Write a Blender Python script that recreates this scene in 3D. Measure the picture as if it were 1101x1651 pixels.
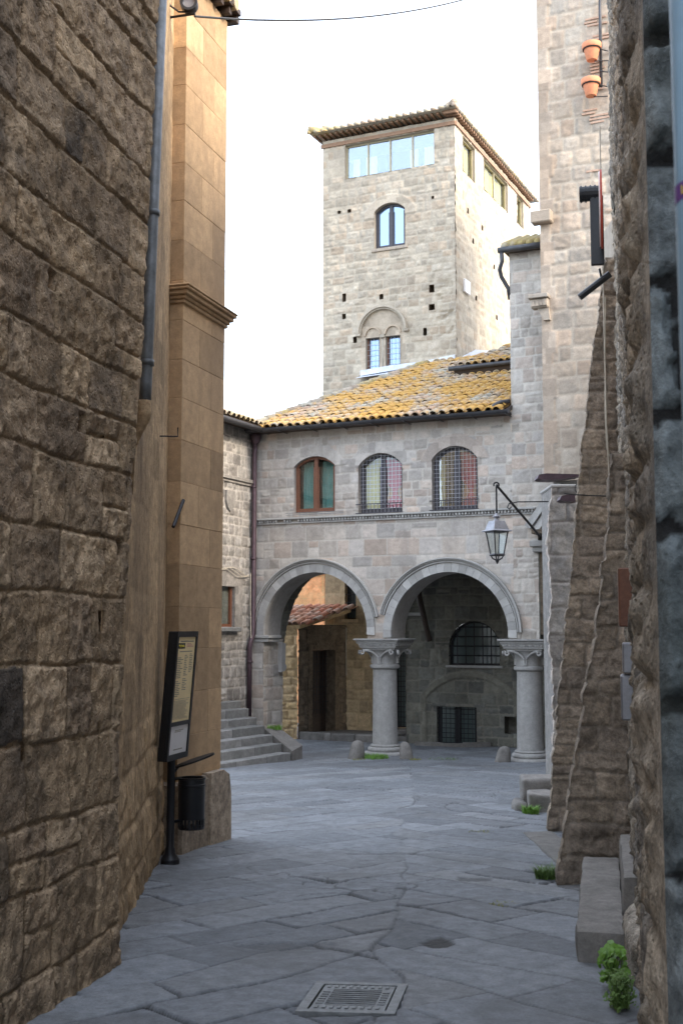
import bpy, math, random
import numpy as np
from mathutils import Vector, Matrix

for _o in list(bpy.data.objects):
    bpy.data.objects.remove(_o)
SC = bpy.context.scene
COL = SC.collection

# ------------------------------------------------------------------ camera
CAM_H = 1.7
cam_d = bpy.data.cameras.new('camera')
cam_d.sensor_fit = 'VERTICAL'
cam_d.sensor_height = 36.0
cam_d.sensor_width = 24.0
cam_d.lens = 42.5
cam_d.clip_end = 2000
cam_d.clip_start = 0.05
cam_d.dof.use_dof = True
cam_d.dof.focus_distance = 24.0
cam_d.dof.aperture_fstop = 9.0
cam = bpy.data.objects.new('camera', cam_d)
cam.location = (0, 0, CAM_H)
cam.rotation_euler = (math.radians(90 + 5.565), 0, 0)
COL.objects.link(cam)
SC.camera = cam

# ------------------------------------------------------------------ light
SUN_DIR = Vector((0.76, -0.42, 0.56)).normalized()      # towards the sun
el = math.asin(SUN_DIR.z)
rot = math.atan2(SUN_DIR.x, SUN_DIR.y)
w = bpy.data.worlds.new('World')
SC.world = w
w.use_nodes = True
nt = w.node_tree
bg = nt.nodes['Background']
sky = nt.nodes.new('ShaderNodeTexSky')
sky.sky_type = 'NISHITA'
sky.sun_disc = False
sky.sun_elevation = el
sky.sun_rotation = rot
sky.air_density = 1.0
sky.dust_density = 2.5
sky.ozone_density = 1.0
# a thin veil of high cloud whitens the clear sky
tc = nt.nodes.new('ShaderNodeTexCoord')
cn = nt.nodes.new('ShaderNodeTexNoise'); cn.inputs['Scale'].default_value = 2.2; cn.inputs['Detail'].default_value = 6
nt.links.new(tc.outputs['Generated'], cn.inputs['Vector'])
mr = nt.nodes.new('ShaderNodeMapRange'); mr.inputs[1].default_value = .3; mr.inputs[2].default_value = .7
mr.inputs[3].default_value = .42; mr.inputs[4].default_value = .75
nt.links.new(cn.outputs['Fac'], mr.inputs[0])
vm = nt.nodes.new('ShaderNodeMix'); vm.data_type = 'RGBA'
nt.links.new(mr.outputs[0], vm.inputs[0]); nt.links.new(sky.outputs['Color'], vm.inputs[6])
vm.inputs[7].default_value = (3.0, 3.2, 3.5, 1)
nt.links.new(vm.outputs[2], bg.inputs['Color'])
bg.inputs['Strength'].default_value = 0.15
sl = bpy.data.lights.new('sun', 'SUN')
sl.energy = 0.75
sl.angle = math.radians(18)
sl.color = (1.0, 0.87, 0.70)
sun = bpy.data.objects.new('sun', sl)
sun.rotation_euler = (-SUN_DIR).to_track_quat('-Z', 'Y').to_euler()
sun.location = (20, -20, 30)
COL.objects.link(sun)
SC.view_settings.view_transform = 'Standard'
SC.view_settings.look = 'None'
SC.view_settings.gamma = 1.0
SC.view_settings.exposure = 2.85
SC.cycles.max_bounces = 6
SC.cycles.diffuse_bounces = 4

# ------------------------------------------------------------------ helpers
def A(*v):
    return np.array(v, float)

Z = A(0, 0, 1)

def _hash(ix, iy, seed):
    n = (ix.astype(np.int64) * 374761393 + iy.astype(np.int64) * 668265263 + seed * 1274126177) & 0x7fffffff
    n = ((n ^ (n >> 13)) * 1274126177) & 0x7fffffff
    n = (n ^ (n >> 16)) & 0xffff
    return n / 65535.0

def vnoise(x, y, seed=0):
    x0 = np.floor(x); y0 = np.floor(y)
    fx = x - x0; fy = y - y0
    fx = fx * fx * (3 - 2 * fx); fy = fy * fy * (3 - 2 * fy)
    a = _hash(x0, y0, seed); b = _hash(x0 + 1, y0, seed)
    c = _hash(x0, y0 + 1, seed); d = _hash(x0 + 1, y0 + 1, seed)
    return (a * (1 - fx) + b * fx) * (1 - fy) + (c * (1 - fx) + d * fx) * fy - 0.5

def fbm(x, y, seed=0, octv=4):
    s = 0; a = 1.0; t = 0
    for k in range(octv):
        s = s + a * vnoise(x * 2 ** k + 17.3 * k, y * 2 ** k - 9.1 * k, seed + k * 31)
        t += a; a *= 0.5
    return s / t * 2

def sstep(a, b, x):
    t = np.clip((x - a) / (b - a), 0, 1)
    return t * t * (3 - 2 * t)

def blocks(u, v, seed, rowh, colw, joint=0.012, bevel=0.03, warp=0.015, corner=0.03, split=0.0, wfreq=2.0):
    """Coursed stones over the points (u, v): profile, joint mask, tone, second random, tilt."""
    rng = np.random.RandomState(seed)
    uu = u + warp * fbm(u * wfreq, v * wfreq, seed, 3)
    vv = v + warp * fbm(u * wfreq + 50, v * wfreq + 20, seed + 5, 3)
    lo, hi = vv.min() - 1, vv.max() + 1
    rows = [lo]
    while rows[-1] < hi:
        rows.append(rows[-1] + rng.uniform(*rowh))
    rows = np.array(rows)
    ri = np.clip(np.searchsorted(rows, vv) - 1, 0, len(rows) - 2)
    prof = np.zeros_like(u); mask = np.zeros_like(u); tone = np.zeros_like(u); t2 = np.zeros_like(u); tilt = np.zeros_like(u)
    ulo, uhi = uu.min() - 2, uu.max() + 2
    wob = fbm(u * 25, v * 25, seed + 9, 2)
    for r in np.unique(ri):
        m = ri == r
        cols = [ulo + rng.uniform(0, 1)]
        while cols[-1] < uhi:
            cols.append(cols[-1] + rng.uniform(*colw))
        cols = np.array(cols)
        x = uu[m]; y = vv[m]
        ci = np.clip(np.searchsorted(cols, x) - 1, 0, len(cols) - 2)
        l = cols[ci]; rr = cols[ci + 1]
        b = np.full_like(x, rows[r]); t = np.full_like(x, rows[r + 1])
        spl = rng.rand(len(cols)) < split
        frac = rng.uniform(.35, .65, len(cols))
        mid = b + (t - b) * frac[ci]
        sp = spl[ci]
        up = sp & (y > mid)
        b = np.where(up, mid, b); t = np.where(sp & ~up, mid, t)
        rnd = rng.rand(len(cols), 2, 5)
        k = up.astype(int)
        dx = np.minimum(x - l, rr - x); dy = np.minimum(y - b, t - y)
        cr = np.minimum(corner, .45 * np.minimum(rr - l, t - b))
        d = np.minimum(dx, dy)
        inc = (dx < cr) & (dy < cr)
        d = np.where(inc, cr - np.hypot(cr - dx, cr - dy), d)
        d = d + wob[m] * joint * .6
        prof[m] = sstep(joint * .35, joint * .5 + bevel, d) * (0.65 + .6 * rnd[ci, k, 0])
        mask[m] = 1 - sstep(joint * .45, joint * .45 + .008, d)
        tone[m] = rnd[ci, k, 1]; t2[m] = rnd[ci, k, 2]
        tilt[m] = (rnd[ci, k, 3] - .5) * (x - (l + rr) / 2) / (rr - l) + (rnd[ci, k, 4] - .5) * (y - (b + t) / 2) / (t - b)
    return prof, mask, tone, t2, tilt

class Fr:
    """A vertical working plane: o + u*eu + v*up + h*out."""
    def __init__(s, o, eu, out=None, up=None):
        s.o = np.array(o, float)
        s.eu = np.array(eu, float) / np.linalg.norm(eu)
        s.up = Z if up is None else np.array(up, float) / np.linalg.norm(up)
        s.en = np.cross(s.eu, s.up) if out is None else np.array(out, float) / np.linalg.norm(out)
    def p(s, u, v, h=0):
        return s.o + u * s.eu + v * s.up + h * s.en

def world_loc(o):
    l = Vector((0, 0, 0))
    while o is not None:
        l += o.location
        o = o.parent
    return np.array(l)

def tag(o, label=None, cat=None, group=None, kind=None):
    for k, v in (('label', label), ('category', cat), ('group', group), ('kind', kind)):
        if v:
            o[k] = v
    return o

def thing(name, loc, label, cat, group=None):
    o = bpy.data.objects.new(name, None)
    o.empty_display_size = .2
    o.location = loc
    COL.objects.link(o)
    return tag(o, label, cat, group)

def link_mesh(name, V, F, mat, parent=None, stone=None, smooth=False, origin=None, mats=None, midx=None):
    V = np.asarray(V, float)
    me = bpy.data.meshes.new(name)
    loc = world_loc(parent) if parent is not None else (np.zeros(3) if origin is None else np.array(origin, float))
    Vl = V - loc
    if isinstance(F, np.ndarray):
        n, k = F.shape
        me.vertices.add(len(Vl)); me.vertices.foreach_set('co', Vl.astype(np.float32).ravel())
        me.loops.add(n * k); me.loops.foreach_set('vertex_index', F.astype(np.int32).ravel())
        me.polygons.add(n); me.polygons.foreach_set('loop_start', np.arange(0, n * k, k, dtype=np.int32))
        me.update(calc_edges=True)
    else:
        me.from_pydata([tuple(v) for v in Vl], [], F)
        me.update()
    if stone is not None:
        at = me.color_attributes.new('stone', 'FLOAT_COLOR', 'POINT')
        c = np.ones((len(Vl), 4), np.float32)
        c[:, :stone.shape[1]] = stone
        at.data.foreach_set('color', c.ravel())
    for m in (mats or [mat]):
        me.materials.append(m)
    if midx is not None:
        me.polygons.foreach_set('material_index', np.array(midx, np.int32))
    if smooth:
        me.polygons.foreach_set('use_smooth', np.ones(len(me.polygons), bool))
    ob = bpy.data.objects.new(name, me)
    COL.objects.link(ob)
    if parent is not None:
        ob.parent = parent
    else:
        ob.location = loc
    return ob

class MB:
    def __init__(s):
        s.V = []; s.F = []; s.C = []; s.tone = .5; s.rng = random.Random(3)
    def add(s, V, F, tone=None):
        b = len(s.V)
        t = s.tone if tone is None else tone
        s.V += [np.array(v, float) for v in V]
        s.F += [[i + b for i in f] for f in F]
        s.C += [(t, 0.0, s.rng.random())] * len(V)
        return s
    def box(s, fr, u0, u1, v0, v1, h0, h1, tone=None, bev=0.0):
        """Box in frame fr, optionally with chamfered edges."""
        if bev <= 0:
            V = [fr.p(u, v, h) for h in (h0, h1) for v in (v0, v1) for u in (u0, u1)]
            F = [[0, 1, 3, 2], [4, 6, 7, 5], [0, 4, 5, 1], [2, 3, 7, 6], [0, 2, 6, 4], [1, 5, 7, 3]]
            return s.add(V, F, tone)
        c = A((u0 + u1) / 2, (v0 + v1) / 2, (h0 + h1) / 2); d = A((u1 - u0) / 2, (v1 - v0) / 2, (h1 - h0) / 2)
        V = []; idx = {}
        for sx in (-1, 1):
            for sy in (-1, 1):
                for sz in (-1, 1):
                    for ax in range(3):
                        q = d - bev; q[ax] = d[ax]
                        pt = c + q * A(sx, sy, sz)
                        idx[(sx, sy, sz, ax)] = len(V)
                        V.append(fr.p(*pt))
        F = []
        for ax in range(3):
            o1, o2 = [a for a in range(3) if a != ax]
            for sg in (-1, 1):
                f = []
                for a, b in ((-1, -1), (1, -1), (1, 1), (-1, 1)):
                    k = [0, 0, 0]; k[ax] = sg; k[o1] = a; k[o2] = b
                    f.append(idx[(*k, ax)])
                F.append(f)
            for a in (-1, 1):
                for b in (-1, 1):
                    k = [0, 0, 0]; k[o1] = a; k[o2] = b
                    k0 = list(k); k0[ax] = -1; k1 = list(k); k1[ax] = 1
                    F.append([idx[(*k0, o1)], idx[(*k0, o2)], idx[(*k1, o2)], idx[(*k1, o1)]])
        for sx in (-1, 1):
            for sy in (-1, 1):
                for sz in (-1, 1):
                    F.append([idx[(sx, sy, sz, 0)], idx[(sx, sy, sz, 1)], idx[(sx, sy, sz, 2)]])
        return s.add(V, F, tone)
    def tube(s, pts, r, n=8, tone=None, cap=True):
        pts = [np.array(p, float) for p in pts]
        rs = r if isinstance(r, (list, tuple)) else [r] * len(pts)
        V = []
        pa = None
        for i, p in enumerate(pts):
            a = pts[max(i - 1, 0)]; b = pts[min(i + 1, len(pts) - 1)]
            t = (b - a) / (np.linalg.norm(b - a) + 1e-9)
            if pa is None:
                x = np.cross(t, Z if abs(t[2]) < .9 else A(1, 0, 0))
            else:
                x = pa - t * np.dot(pa, t)
            x /= np.linalg.norm(x); pa = x
            y = np.cross(t, x)
            for k in range(n):
                an = 2 * math.pi * k / n
                V.append(p + rs[i] * (math.cos(an) * x + math.sin(an) * y))
        F = [[i * n + k, i * n + (k + 1) % n, (i + 1) * n + (k + 1) % n, (i + 1) * n + k] for i in range(len(pts) - 1) for k in range(n)]
        if cap:
            F += [list(range(n))[::-1], [(len(pts) - 1) * n + k for k in range(n)]]
        return s.add(V, F, tone)
    def lathe(s, c, prof, n=28, tone=None, ax=None, sq=0, rot=0):
        """Revolve (r, z) pairs about the vertical through c; sq>0 squares the section."""
        V = []
        for r, z in prof:
            for k in range(n):
                a = 2 * math.pi * k / n + rot
                V.append(np.array(c) + A(r * math.cos(a), r * math.sin(a), z))
        m = len(prof)
        F = [[i * n + k, i * n + (k + 1) % n, (i + 1) * n + (k + 1) % n, (i + 1) * n + k] for i in range(m - 1) for k in range(n)]
        F += [list(range(n))[::-1], [(m - 1) * n + k for k in range(n)]]
        return s.add(V, F, tone)
    def prism(s, fr, poly, h0, h1, tone=None):
        n = len(poly)
        V = [fr.p(u, v, h0) for u, v in poly] + [fr.p(u, v, h1) for u, v in poly]
        F = [list(range(n))[::-1], list(range(n, 2 * n))] + [[i, (i + 1) % n, n + (i + 1) % n, n + i] for i in range(n)]
        return s.add(V, F, tone)
    def ring(s, fr, out, inn, h0, h1, tone=None, closed=True):
        n = len(out)
        V = []
        for P in (out, inn):
            for h in (h0, h1):
                V += [fr.p(u, v, h) for u, v in P]
        F = []
        for i in range(n if closed else n - 1):
            j = (i + 1) % n
            F += [[n + i, n + j, 3 * n + j, 3 * n + i], [i, 2 * n + i, 2 * n + j, j], [i, j, n + j, n + i], [2 * n + i, 3 * n + i, 3 * n + j, 2 * n + j]]
        if not closed:
            for i in (0, n - 1):
                F.append([i, n + i, 3 * n + i, 2 * n + i])
        return s.add(V, F, tone)
    def strip(s, fr, poly, h0, h1, closed=False, tone=None, nh=1):
        n = len(poly)
        V = []
        for k in range(nh + 1):
            h = h0 + (h1 - h0) * k / nh
            V += [fr.p(u, v, h) for u, v in poly]
        F = [[k * n + i, k * n + (i + 1) % n, (k + 1) * n + (i + 1) % n, (k + 1) * n + i] for k in range(nh) for i in range(n if closed else n - 1)]
        return s.add(V, F, tone)
    def build(s, name, mat, parent=None, smooth=False, origin=None):
        return link_mesh(name, s.V, s.F, mat, parent, np.array(s.C, np.float32), smooth, origin)

def smooth_angle(o, deg=35):
    me = o.data
    me.polygons.foreach_set('use_smooth', np.ones(len(me.polygons), bool))
    me.set_sharp_from_angle(angle=math.radians(deg))
    return o

def archpoly(u0, u1, v0, vs, vt, n=14):
    """Outline of an opening: sill v0, springing vs, crown vt (segment or half circle)."""
    hw = (u1 - u0) / 2; c = (u0 + u1) / 2; r = vt - vs
    if r < 1e-4:
        return [(u0, v0), (u0, vs), (u1, vs), (u1, v0)]
    R_ = (hw * hw + r * r) / (2 * r)
    cy = vt - R_
    a0 = math.atan2(vs - cy, -hw); a1 = math.atan2(vs - cy, hw)
    P = [(u0, v0)]
    for k in range(n + 1):
        a = a0 + (a1 - a0) * k / n
        P.append((c + R_ * math.cos(a), cy + R_ * math.sin(a)))
    P.append((u1, v0))
    return P

def poly_sdf(u, v, poly):
    P = np.array(poly, float); n = len(P)
    d = np.full(u.shape, 1e9); inside = np.zeros(u.shape, bool)
    for i in range(n):
        a = P[i]; b = P[(i + 1) % n]
        e = b - a; L2 = e @ e + 1e-12
        t = np.clip(((u - a[0]) * e[0] + (v - a[1]) * e[1]) / L2, 0, 1)
        d = np.minimum(d, np.hypot(u - a[0] - t * e[0], v - a[1] - t * e[1]))
        c = ((a[1] > v) != (b[1] > v)) & (u < (b[0] - a[0]) * (v - a[1]) / (b[1] - a[1] + 1e-12) + a[0])
        inside ^= c
    return np.where(inside, -d, d)

def relief(name, fr, u0, u1, v0, v1, res, mat, parent, bl, depth=.03, rough=.012, rfreq=6, tilt=.012, big=.02, seed=1,
           holes=(), keep=None, amp=None, resv=None, flat=None, post=None, smooth=True):
    """A wall face of real relief: stones stand proud of their joints by up to depth."""
    nu = max(2, int(round((u1 - u0) / res)) + 1); nv = max(2, int(round((v1 - v0) / (resv or res))) + 1)
    gu, gv = np.meshgrid(np.linspace(u0, u1, nu), np.linspace(v0, v1, nv))
    u = gu.ravel().copy(); v = gv.ravel().copy()
    idx = np.arange(nu * nv).reshape(nv, nu)
    F = np.stack([idx[:-1, :-1], idx[:-1, 1:], idx[1:, 1:], idx[1:, :-1]], -1).reshape(-1, 4)
    kill = np.zeros(len(F), bool)
    shapes = [(h, 1) for h in holes] + ([(keep, -1)] if keep is not None else [])
    for poly, sg in shapes:
        P = np.array(poly)
        if sg == 1:
            m = (u > P[:, 0].min() - 2 * res) & (u < P[:, 0].max() + 2 * res) & (v > P[:, 1].min() - 2 * res) & (v < P[:, 1].max() + 2 * res)
        else:
            m = np.ones(len(u), bool)
        sd = np.full(len(u), 1e3)
        sd[m] = poly_sdf(u[m], v[m], poly) * sg
        if sg == -1:
            sd = np.where(m, sd, 1e3)
        near = m & (np.abs(sd) < res * .75)
        e = 1e-4
        if near.any():
            gx = (poly_sdf(u[near] + e, v[near], poly) - poly_sdf(u[near] - e, v[near], poly)) / (2 * e) * sg
            gy = (poly_sdf(u[near], v[near] + e, poly) - poly_sdf(u[near], v[near] - e, poly)) / (2 * e) * sg
            g = np.hypot(gx, gy) + 1e-6
            u[near] -= sd[near] * gx / g; v[near] -= sd[near] * gy / g
            sd[near] = 0
        kill |= sd[F].mean(1) < -res * .12
    prof, mask, tone, t2, tl = blocks(u, v, seed, **bl)
    h = depth * prof + tilt * tl + rough * fbm(u * rfreq, v * rfreq, seed + 77, 4) * (.35 + prof) + big * fbm(u * .7, v * .7, seed + 99, 2)
    if flat is not None:                       # a smoother zone, 0..1
        k = flat(u, v)
        h = h * (1 - k) + k * (depth * .8 + .004 * fbm(u * 5, v * 5, seed, 3)); mask = mask * (1 - k)
    if post is not None:
        h, mask, tone, t2 = post(u, v, h, mask, tone, t2)
    V = fr.o + u[:, None] * fr.eu + v[:, None] * fr.up + h[:, None] * fr.en
    F = F[~kill]
    used = np.unique(F)
    rm = np.full(len(V), -1); rm[used] = np.arange(len(used))
    # orientation: front towards en
    if np.dot(np.cross(fr.eu, fr.up), fr.en) < 0:
        F = F[:, ::-1]
    return link_mesh(name, V[used], rm[F], mat, parent, np.stack([tone, mask, t2], 1)[used].astype(np.float32), smooth)

# ------------------------------------------------------------------ materials
def nodes(name):
    m = bpy.data.materials.new(name)
    m.use_nodes = True
    n = m.node_tree.nodes; l = m.node_tree.links
    return m, n, l, n['Principled BSDF']

def ramp(n, l, src, cols):
    r = n.new('ShaderNodeValToRGB')
    r.color_ramp.interpolation = 'LINEAR'
    e = r.color_ramp.elements
    while len(e) < len(cols):
        e.new(0.5)
    for i, c in enumerate(cols):
        if len(c) == 4:
            e[i].position = c[0]; e[i].color = (*c[1:], 1)
        else:
            e[i].position = i / (len(cols) - 1); e[i].color = (*c, 1)
    l.new(src, r.inputs['Fac'])
    return r.outputs['Color']

def noise(n, l, scale, detail=4, rough=.6, vec=None, dist=0):
    t = n.new('ShaderNodeTexNoise')
    t.inputs['Scale'].default_value = scale
    t.inputs['Detail'].default_value = detail
    t.inputs['Roughness'].default_value = rough
    t.inputs['Distortion'].default_value = dist
    if vec is not None:
        l.new(vec, t.inputs['Vector'])
    return t.outputs['Fac']

def mixc(n, l, fac, a, b, mode='MIX'):
    m = n.new('ShaderNodeMix'); m.data_type = 'RGBA'; m.blend_type = mode
    for s, x in ((m.inputs[0], fac), (m.inputs[6], a), (m.inputs[7], b)):
        if isinstance(x, bpy.types.NodeSocket):
            l.new(x, s)
        elif isinstance(x, (int, float)):
            s.default_value = x
        else:
            s.default_value = (*x, 1)
    return m.outputs[2]

def math_(n, l, op, a, b=0.0, clamp=False):
    m = n.new('ShaderNodeMath'); m.operation = op; m.use_clamp = clamp
    for i, x in enumerate((a, b)):
        if isinstance(x, bpy.types.NodeSocket):
            l.new(x, m.inputs[i])
        else:
            m.inputs[i].default_value = x
    return m.outputs[0]

def maprange(n, l, x, a, b, c=0.0, d=1.0):
    m = n.new('ShaderNodeMapRange'); m.clamp = True
    l.new(x, m.inputs[0])
    for i, v in enumerate((a, b, c, d)):
        m.inputs[i + 1].default_value = v
    return m.outputs[0]

def coords(n, l, scale=(1, 1, 1)):
    g = n.new('ShaderNodeNewGeometry')
    mp = n.new('ShaderNodeMapping')
    mp.inputs['Scale'].default_value = scale
    l.new(g.outputs['Position'], mp.inputs['Vector'])
    return mp.outputs['Vector']

def stone_mat(name, cols, mortar, bump=.25, fine=70, mott=.35, stain=(.05, .045, .04), stain_amt=.35, stain_scale=.8,
              roughness=.9, spots=None, streak=False, pits=0.0):
    m, n, l, b = nodes(name)
    at = n.new('ShaderNodeAttribute'); at.attribute_name = 'stone'
    sp = n.new('ShaderNodeSeparateColor'); l.new(at.outputs['Color'], sp.inputs[0])
    P = coords(n, l)
    base = ramp(n, l, sp.outputs[0], cols)
    n1 = noise(n, l, 9, 6, .7, P)
    n2 = noise(n, l, fine, 5, .7, P)
    val = maprange(n, l, n1, .3, .7, 1 - mott, 1 + mott)
    c = mixc(n, l, 1.0, base, val, 'MULTIPLY')
    val2 = maprange(n, l, n2, .3, .7, 1 - mott * .6, 1 + mott * .6)
    c = mixc(n, l, 1.0, c, val2, 'MULTIPLY')
    val3 = maprange(n, l, sp.outputs[2], 0, 1, .78, 1.2)
    c = mixc(n, l, 1.0, c, val3, 'MULTIPLY')
    c = mixc(n, l, sp.outputs[1], c, mixc(n, l, 1.0, mortar, val2, 'MULTIPLY'))
    Ps = coords(n, l, (1, 1, .25)) if streak else P
    st = maprange(n, l, noise(n, l, stain_scale, 6, .65, Ps, .4), .5, .72, 0, stain_amt)
    c = mixc(n, l, st, c, stain)
    if spots:
        sm = maprange(n, l, noise(n, l, spots[1], 4, .6, P), .6, .7, 0, spots[2])
        c = mixc(n, l, sm, c, spots[0])
    l.new(c, b.inputs['Base Color'])
    b.inputs['Roughness'].default_value = roughness
    b.inputs['Specular IOR Level'].default_value = .25
    bp = n.new('ShaderNodeBump'); bp.inputs['Strength'].default_value = bump; bp.inputs['Distance'].default_value = .02
    hsum = math_(n, l, 'ADD', n1, math_(n, l, 'MULTIPLY', n2, .6))
    if pits:
        vo = n.new('ShaderNodeTexVoronoi'); vo.inputs['Scale'].default_value = 38; l.new(P, vo.inputs['Vector'])
        pt = maprange(n, l, vo.outputs['Distance'], .0, .35, -pits, 0)
        hsum = math_(n, l, 'ADD', hsum, pt)
    l.new(hsum, bp.inputs['Height']); l.new(bp.outputs[0], b.inputs['Normal'])
    return m

def plain(name, col, rough=.6, metal=0.0, mott=.15, scale=12, bump=.1, spec=.4):
    m, n, l, b = nodes(name)
    P = coords(n, l)
    f = noise(n, l, scale, 5, .65, P)
    v = maprange(n, l, f, .3, .7, 1 - mott, 1 + mott)
    l.new(mixc(n, l, 1.0, col, v, 'MULTIPLY'), b.inputs['Base Color'])
    b.inputs['Roughness'].default_value = rough
    b.inputs['Metallic'].default_value = metal
    b.inputs['Specular IOR Level'].default_value = spec
    bp = n.new('ShaderNodeBump'); bp.inputs['Strength'].default_value = bump; bp.inputs['Distance'].default_value = .01
    l.new(noise(n, l, scale * 5, 4, .6, P), bp.inputs['Height']); l.new(bp.outputs[0], b.inputs['Normal'])
    return m

def glass_mat(name, tint=(.02, .025, .03), refl=.4, see=True, rough=.02, gcol=(.95, .97, 1)):
    m, n, l, b = nodes(name)
    out = n['Material Output']
    g = n.new('ShaderNodeBsdfGlossy'); g.inputs['Roughness'].default_value = rough; g.inputs['Color'].default_value = (*gcol, 1)
    P = coords(n, l)
    bp = n.new('ShaderNodeBump'); bp.inputs['Strength'].default_value = .04; bp.inputs['Distance'].default_value = .05
    l.new(noise(n, l, 1.6, 2, .5, P), bp.inputs['Height']); l.new(bp.outputs[0], g.inputs['Normal'])
    mx = n.new('ShaderNodeMixShader'); mx.inputs[0].default_value = refl
    if see:
        t = n.new('ShaderNodeBsdfTransparent'); t.inputs['Color'].default_value = (.85, .88, .87, 1)
        l.new(t.outputs[0], mx.inputs[1])
    else:
        b.inputs['Base Color'].default_value = (*tint, 1); b.inputs['Roughness'].default_value = .3
        l.new(b.outputs[0], mx.inputs[1])
    l.new(g.outputs[0], mx.inputs[2]); l.new(mx.outputs[0], out.inputs['Surface'])
    return m

M = {}
M['near_left'] = stone_mat('near_left_stone', [(0, .095, .078, .064), (.03, .14, .11, .083), (.09, .34, .245, .155), (.45, .44, .32, .20), (.7, .31, .225, .15), (1, .50, .37, .24)], (.34, .25, .16),
                           bump=.8, fine=60, mott=.5, stain=(.05, .04, .032), stain_amt=.75, stain_scale=2.2, pits=.6)
M['stucco'] = stone_mat('old_stucco', [(.40, .275, .155), (.46, .32, .185), (.36, .25, .14)], (.42, .29, .17), bump=.7, fine=40, mott=.4,
                        stain=(.12, .08, .05), stain_amt=.7, stain_scale=1.6, streak=True)
M['pilaster'] = stone_mat('ochre_stone', [(.43, .29, .165), (.47, .32, .185), (.40, .27, .155)], (.17, .10, .05), bump=.3, fine=60, mott=.2,
                          stain=(.24, .165, .105), stain_amt=.6, stain_scale=1.3, streak=True)
M['near_right'] = stone_mat('near_right_stone', [(.22, .20, .175), (.31, .27, .215), (.37, .31, .235), (.25, .225, .195)], (.24, .205, .16), bump=.9, fine=45,
                            mott=.6, stain=(.06, .058, .05), stain_amt=.75, stain_scale=1.5, pits=.7)
M['end_wall'] = stone_mat('sky_tinted_end_stone', [(.13, .152, .158), (.21, .235, .24), (.10, .115, .12)], (.02, .02, .02), bump=.9, fine=40, mott=.55,
                          stain=(.06, .07, .06), stain_amt=.5, stain_scale=2.0)  # bluish skylight on this face is put into the stone colour
M['facade'] = stone_mat('grey_peperino', [(.39, .35, .305), (.42, .385, .34), (.38, .355, .325), (.43, .355, .295), (.405, .375, .33)], (.46, .425, .375), bump=.22, fine=45,
                        mott=.16, stain=(.20, .18, .16), stain_amt=.5, stain_scale=1.1, streak=True)
M['trim'] = stone_mat('carved_peperino', [(.34, .33, .315), (.40, .39, .37), (.36, .35, .33)], (.3, .28, .25), bump=.2, fine=60, mott=.12,
                      stain=(.22, .21, .19), stain_amt=.45, stain_scale=1.6, streak=True)
M['column'] = stone_mat('column_stone', [(.34, .33, .315), (.37, .36, .34)], (.3, .28, .25), bump=.3, fine=30, mott=.16,
                        stain=(.22, .205, .19), stain_amt=.6, stain_scale=2.2, streak=True)
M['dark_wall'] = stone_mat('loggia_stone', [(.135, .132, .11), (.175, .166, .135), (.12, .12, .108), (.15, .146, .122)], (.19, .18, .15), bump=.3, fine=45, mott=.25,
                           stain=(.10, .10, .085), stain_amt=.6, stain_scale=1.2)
M['corner'] = stone_mat('corner_stone', [(.20, .185, .17), (.29, .265, .235), (.25, .235, .215), (.31, .29, .26)], (.40, .37, .33), bump=.35, fine=45, mott=.3,
                        stain=(.08, .075, .07), stain_amt=.6, stain_scale=1.2)
M['tower'] = stone_mat('tower_stone', [(.37, .32, .25), (.40, .35, .275), (.385, .34, .275), (.41, .33, .245), (.39, .345, .275)], (.41, .36, .285), bump=.3, fine=35, mott=.18,
                       stain=(.24, .20, .15), stain_amt=.5, stain_scale=.7, streak=True)
M['tall'] = stone_mat('tall_house_stone', [(.34, .28, .22), (.38, .31, .24), (.35, .31, .26), (.39, .30, .225), (.36, .32, .265)], (.40, .34, .27), bump=.3, fine=40, mott=.18,
                      stain=(.22, .18, .14), stain_amt=.45, stain_scale=.9, streak=True)
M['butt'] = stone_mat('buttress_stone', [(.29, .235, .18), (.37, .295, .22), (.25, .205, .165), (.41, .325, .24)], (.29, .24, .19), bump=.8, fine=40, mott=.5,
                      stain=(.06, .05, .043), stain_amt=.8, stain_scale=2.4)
M['flank'] = stone_mat('darkened_buttress_stone', [(.21, .17, .13), (.27, .215, .16), (.18, .15, .12)], (.2, .16, .13), bump=.8, fine=40, mott=.5,
                      stain=(.06, .05, .043), stain_amt=.7, stain_scale=2.4)  # buttress stone copied darker to offset the sky light on the flanks
M['pier'] = stone_mat('pier_stone', [(.26, .245, .23), (.30, .285, .265)], (.22, .20, .185), bump=.4, fine=40, mott=.3,
                      stain=(.09, .085, .08), stain_amt=.8, stain_scale=1.0, spots=((.42, .40, .37), 16, .5))
M['shed'] = stone_mat('brightened_shed_stone', [(.52, .37, .19), (.58, .42, .23), (.44, .31, .165), (.55, .41, .25)], (.48, .35, .21), bump=.4, fine=40, mott=.3,
                      stain=(.06, .05, .04), stain_amt=.6, stain_scale=1.3)  # stone colour raised in place of sunlight on the shed front
M['dark_stained'] = stone_mat('dark_stained_stone', [(.13, .10, .07), (.17, .13, .09), (.10, .08, .06)], (.12, .095, .07), bump=.4, fine=40, mott=.4,
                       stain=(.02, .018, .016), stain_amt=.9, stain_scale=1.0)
M['yard'] = stone_mat('yard_wall_stone', [(.50, .38, .23), (.56, .42, .25), (.45, .34, .21)], (.55, .42, .25), bump=.35, fine=40, mott=.25,
                      stain=(.12, .09, .06), stain_amt=.5, stain_scale=1.0)
M['orange'] = stone_mat('orange_plaster', [(.66, .30, .14), (.70, .36, .17)], (.58, .38, .19), bump=.3, fine=30, mott=.25,
                        stain=(.55, .40, .20), stain_amt=.8, stain_scale=1.0)
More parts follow.
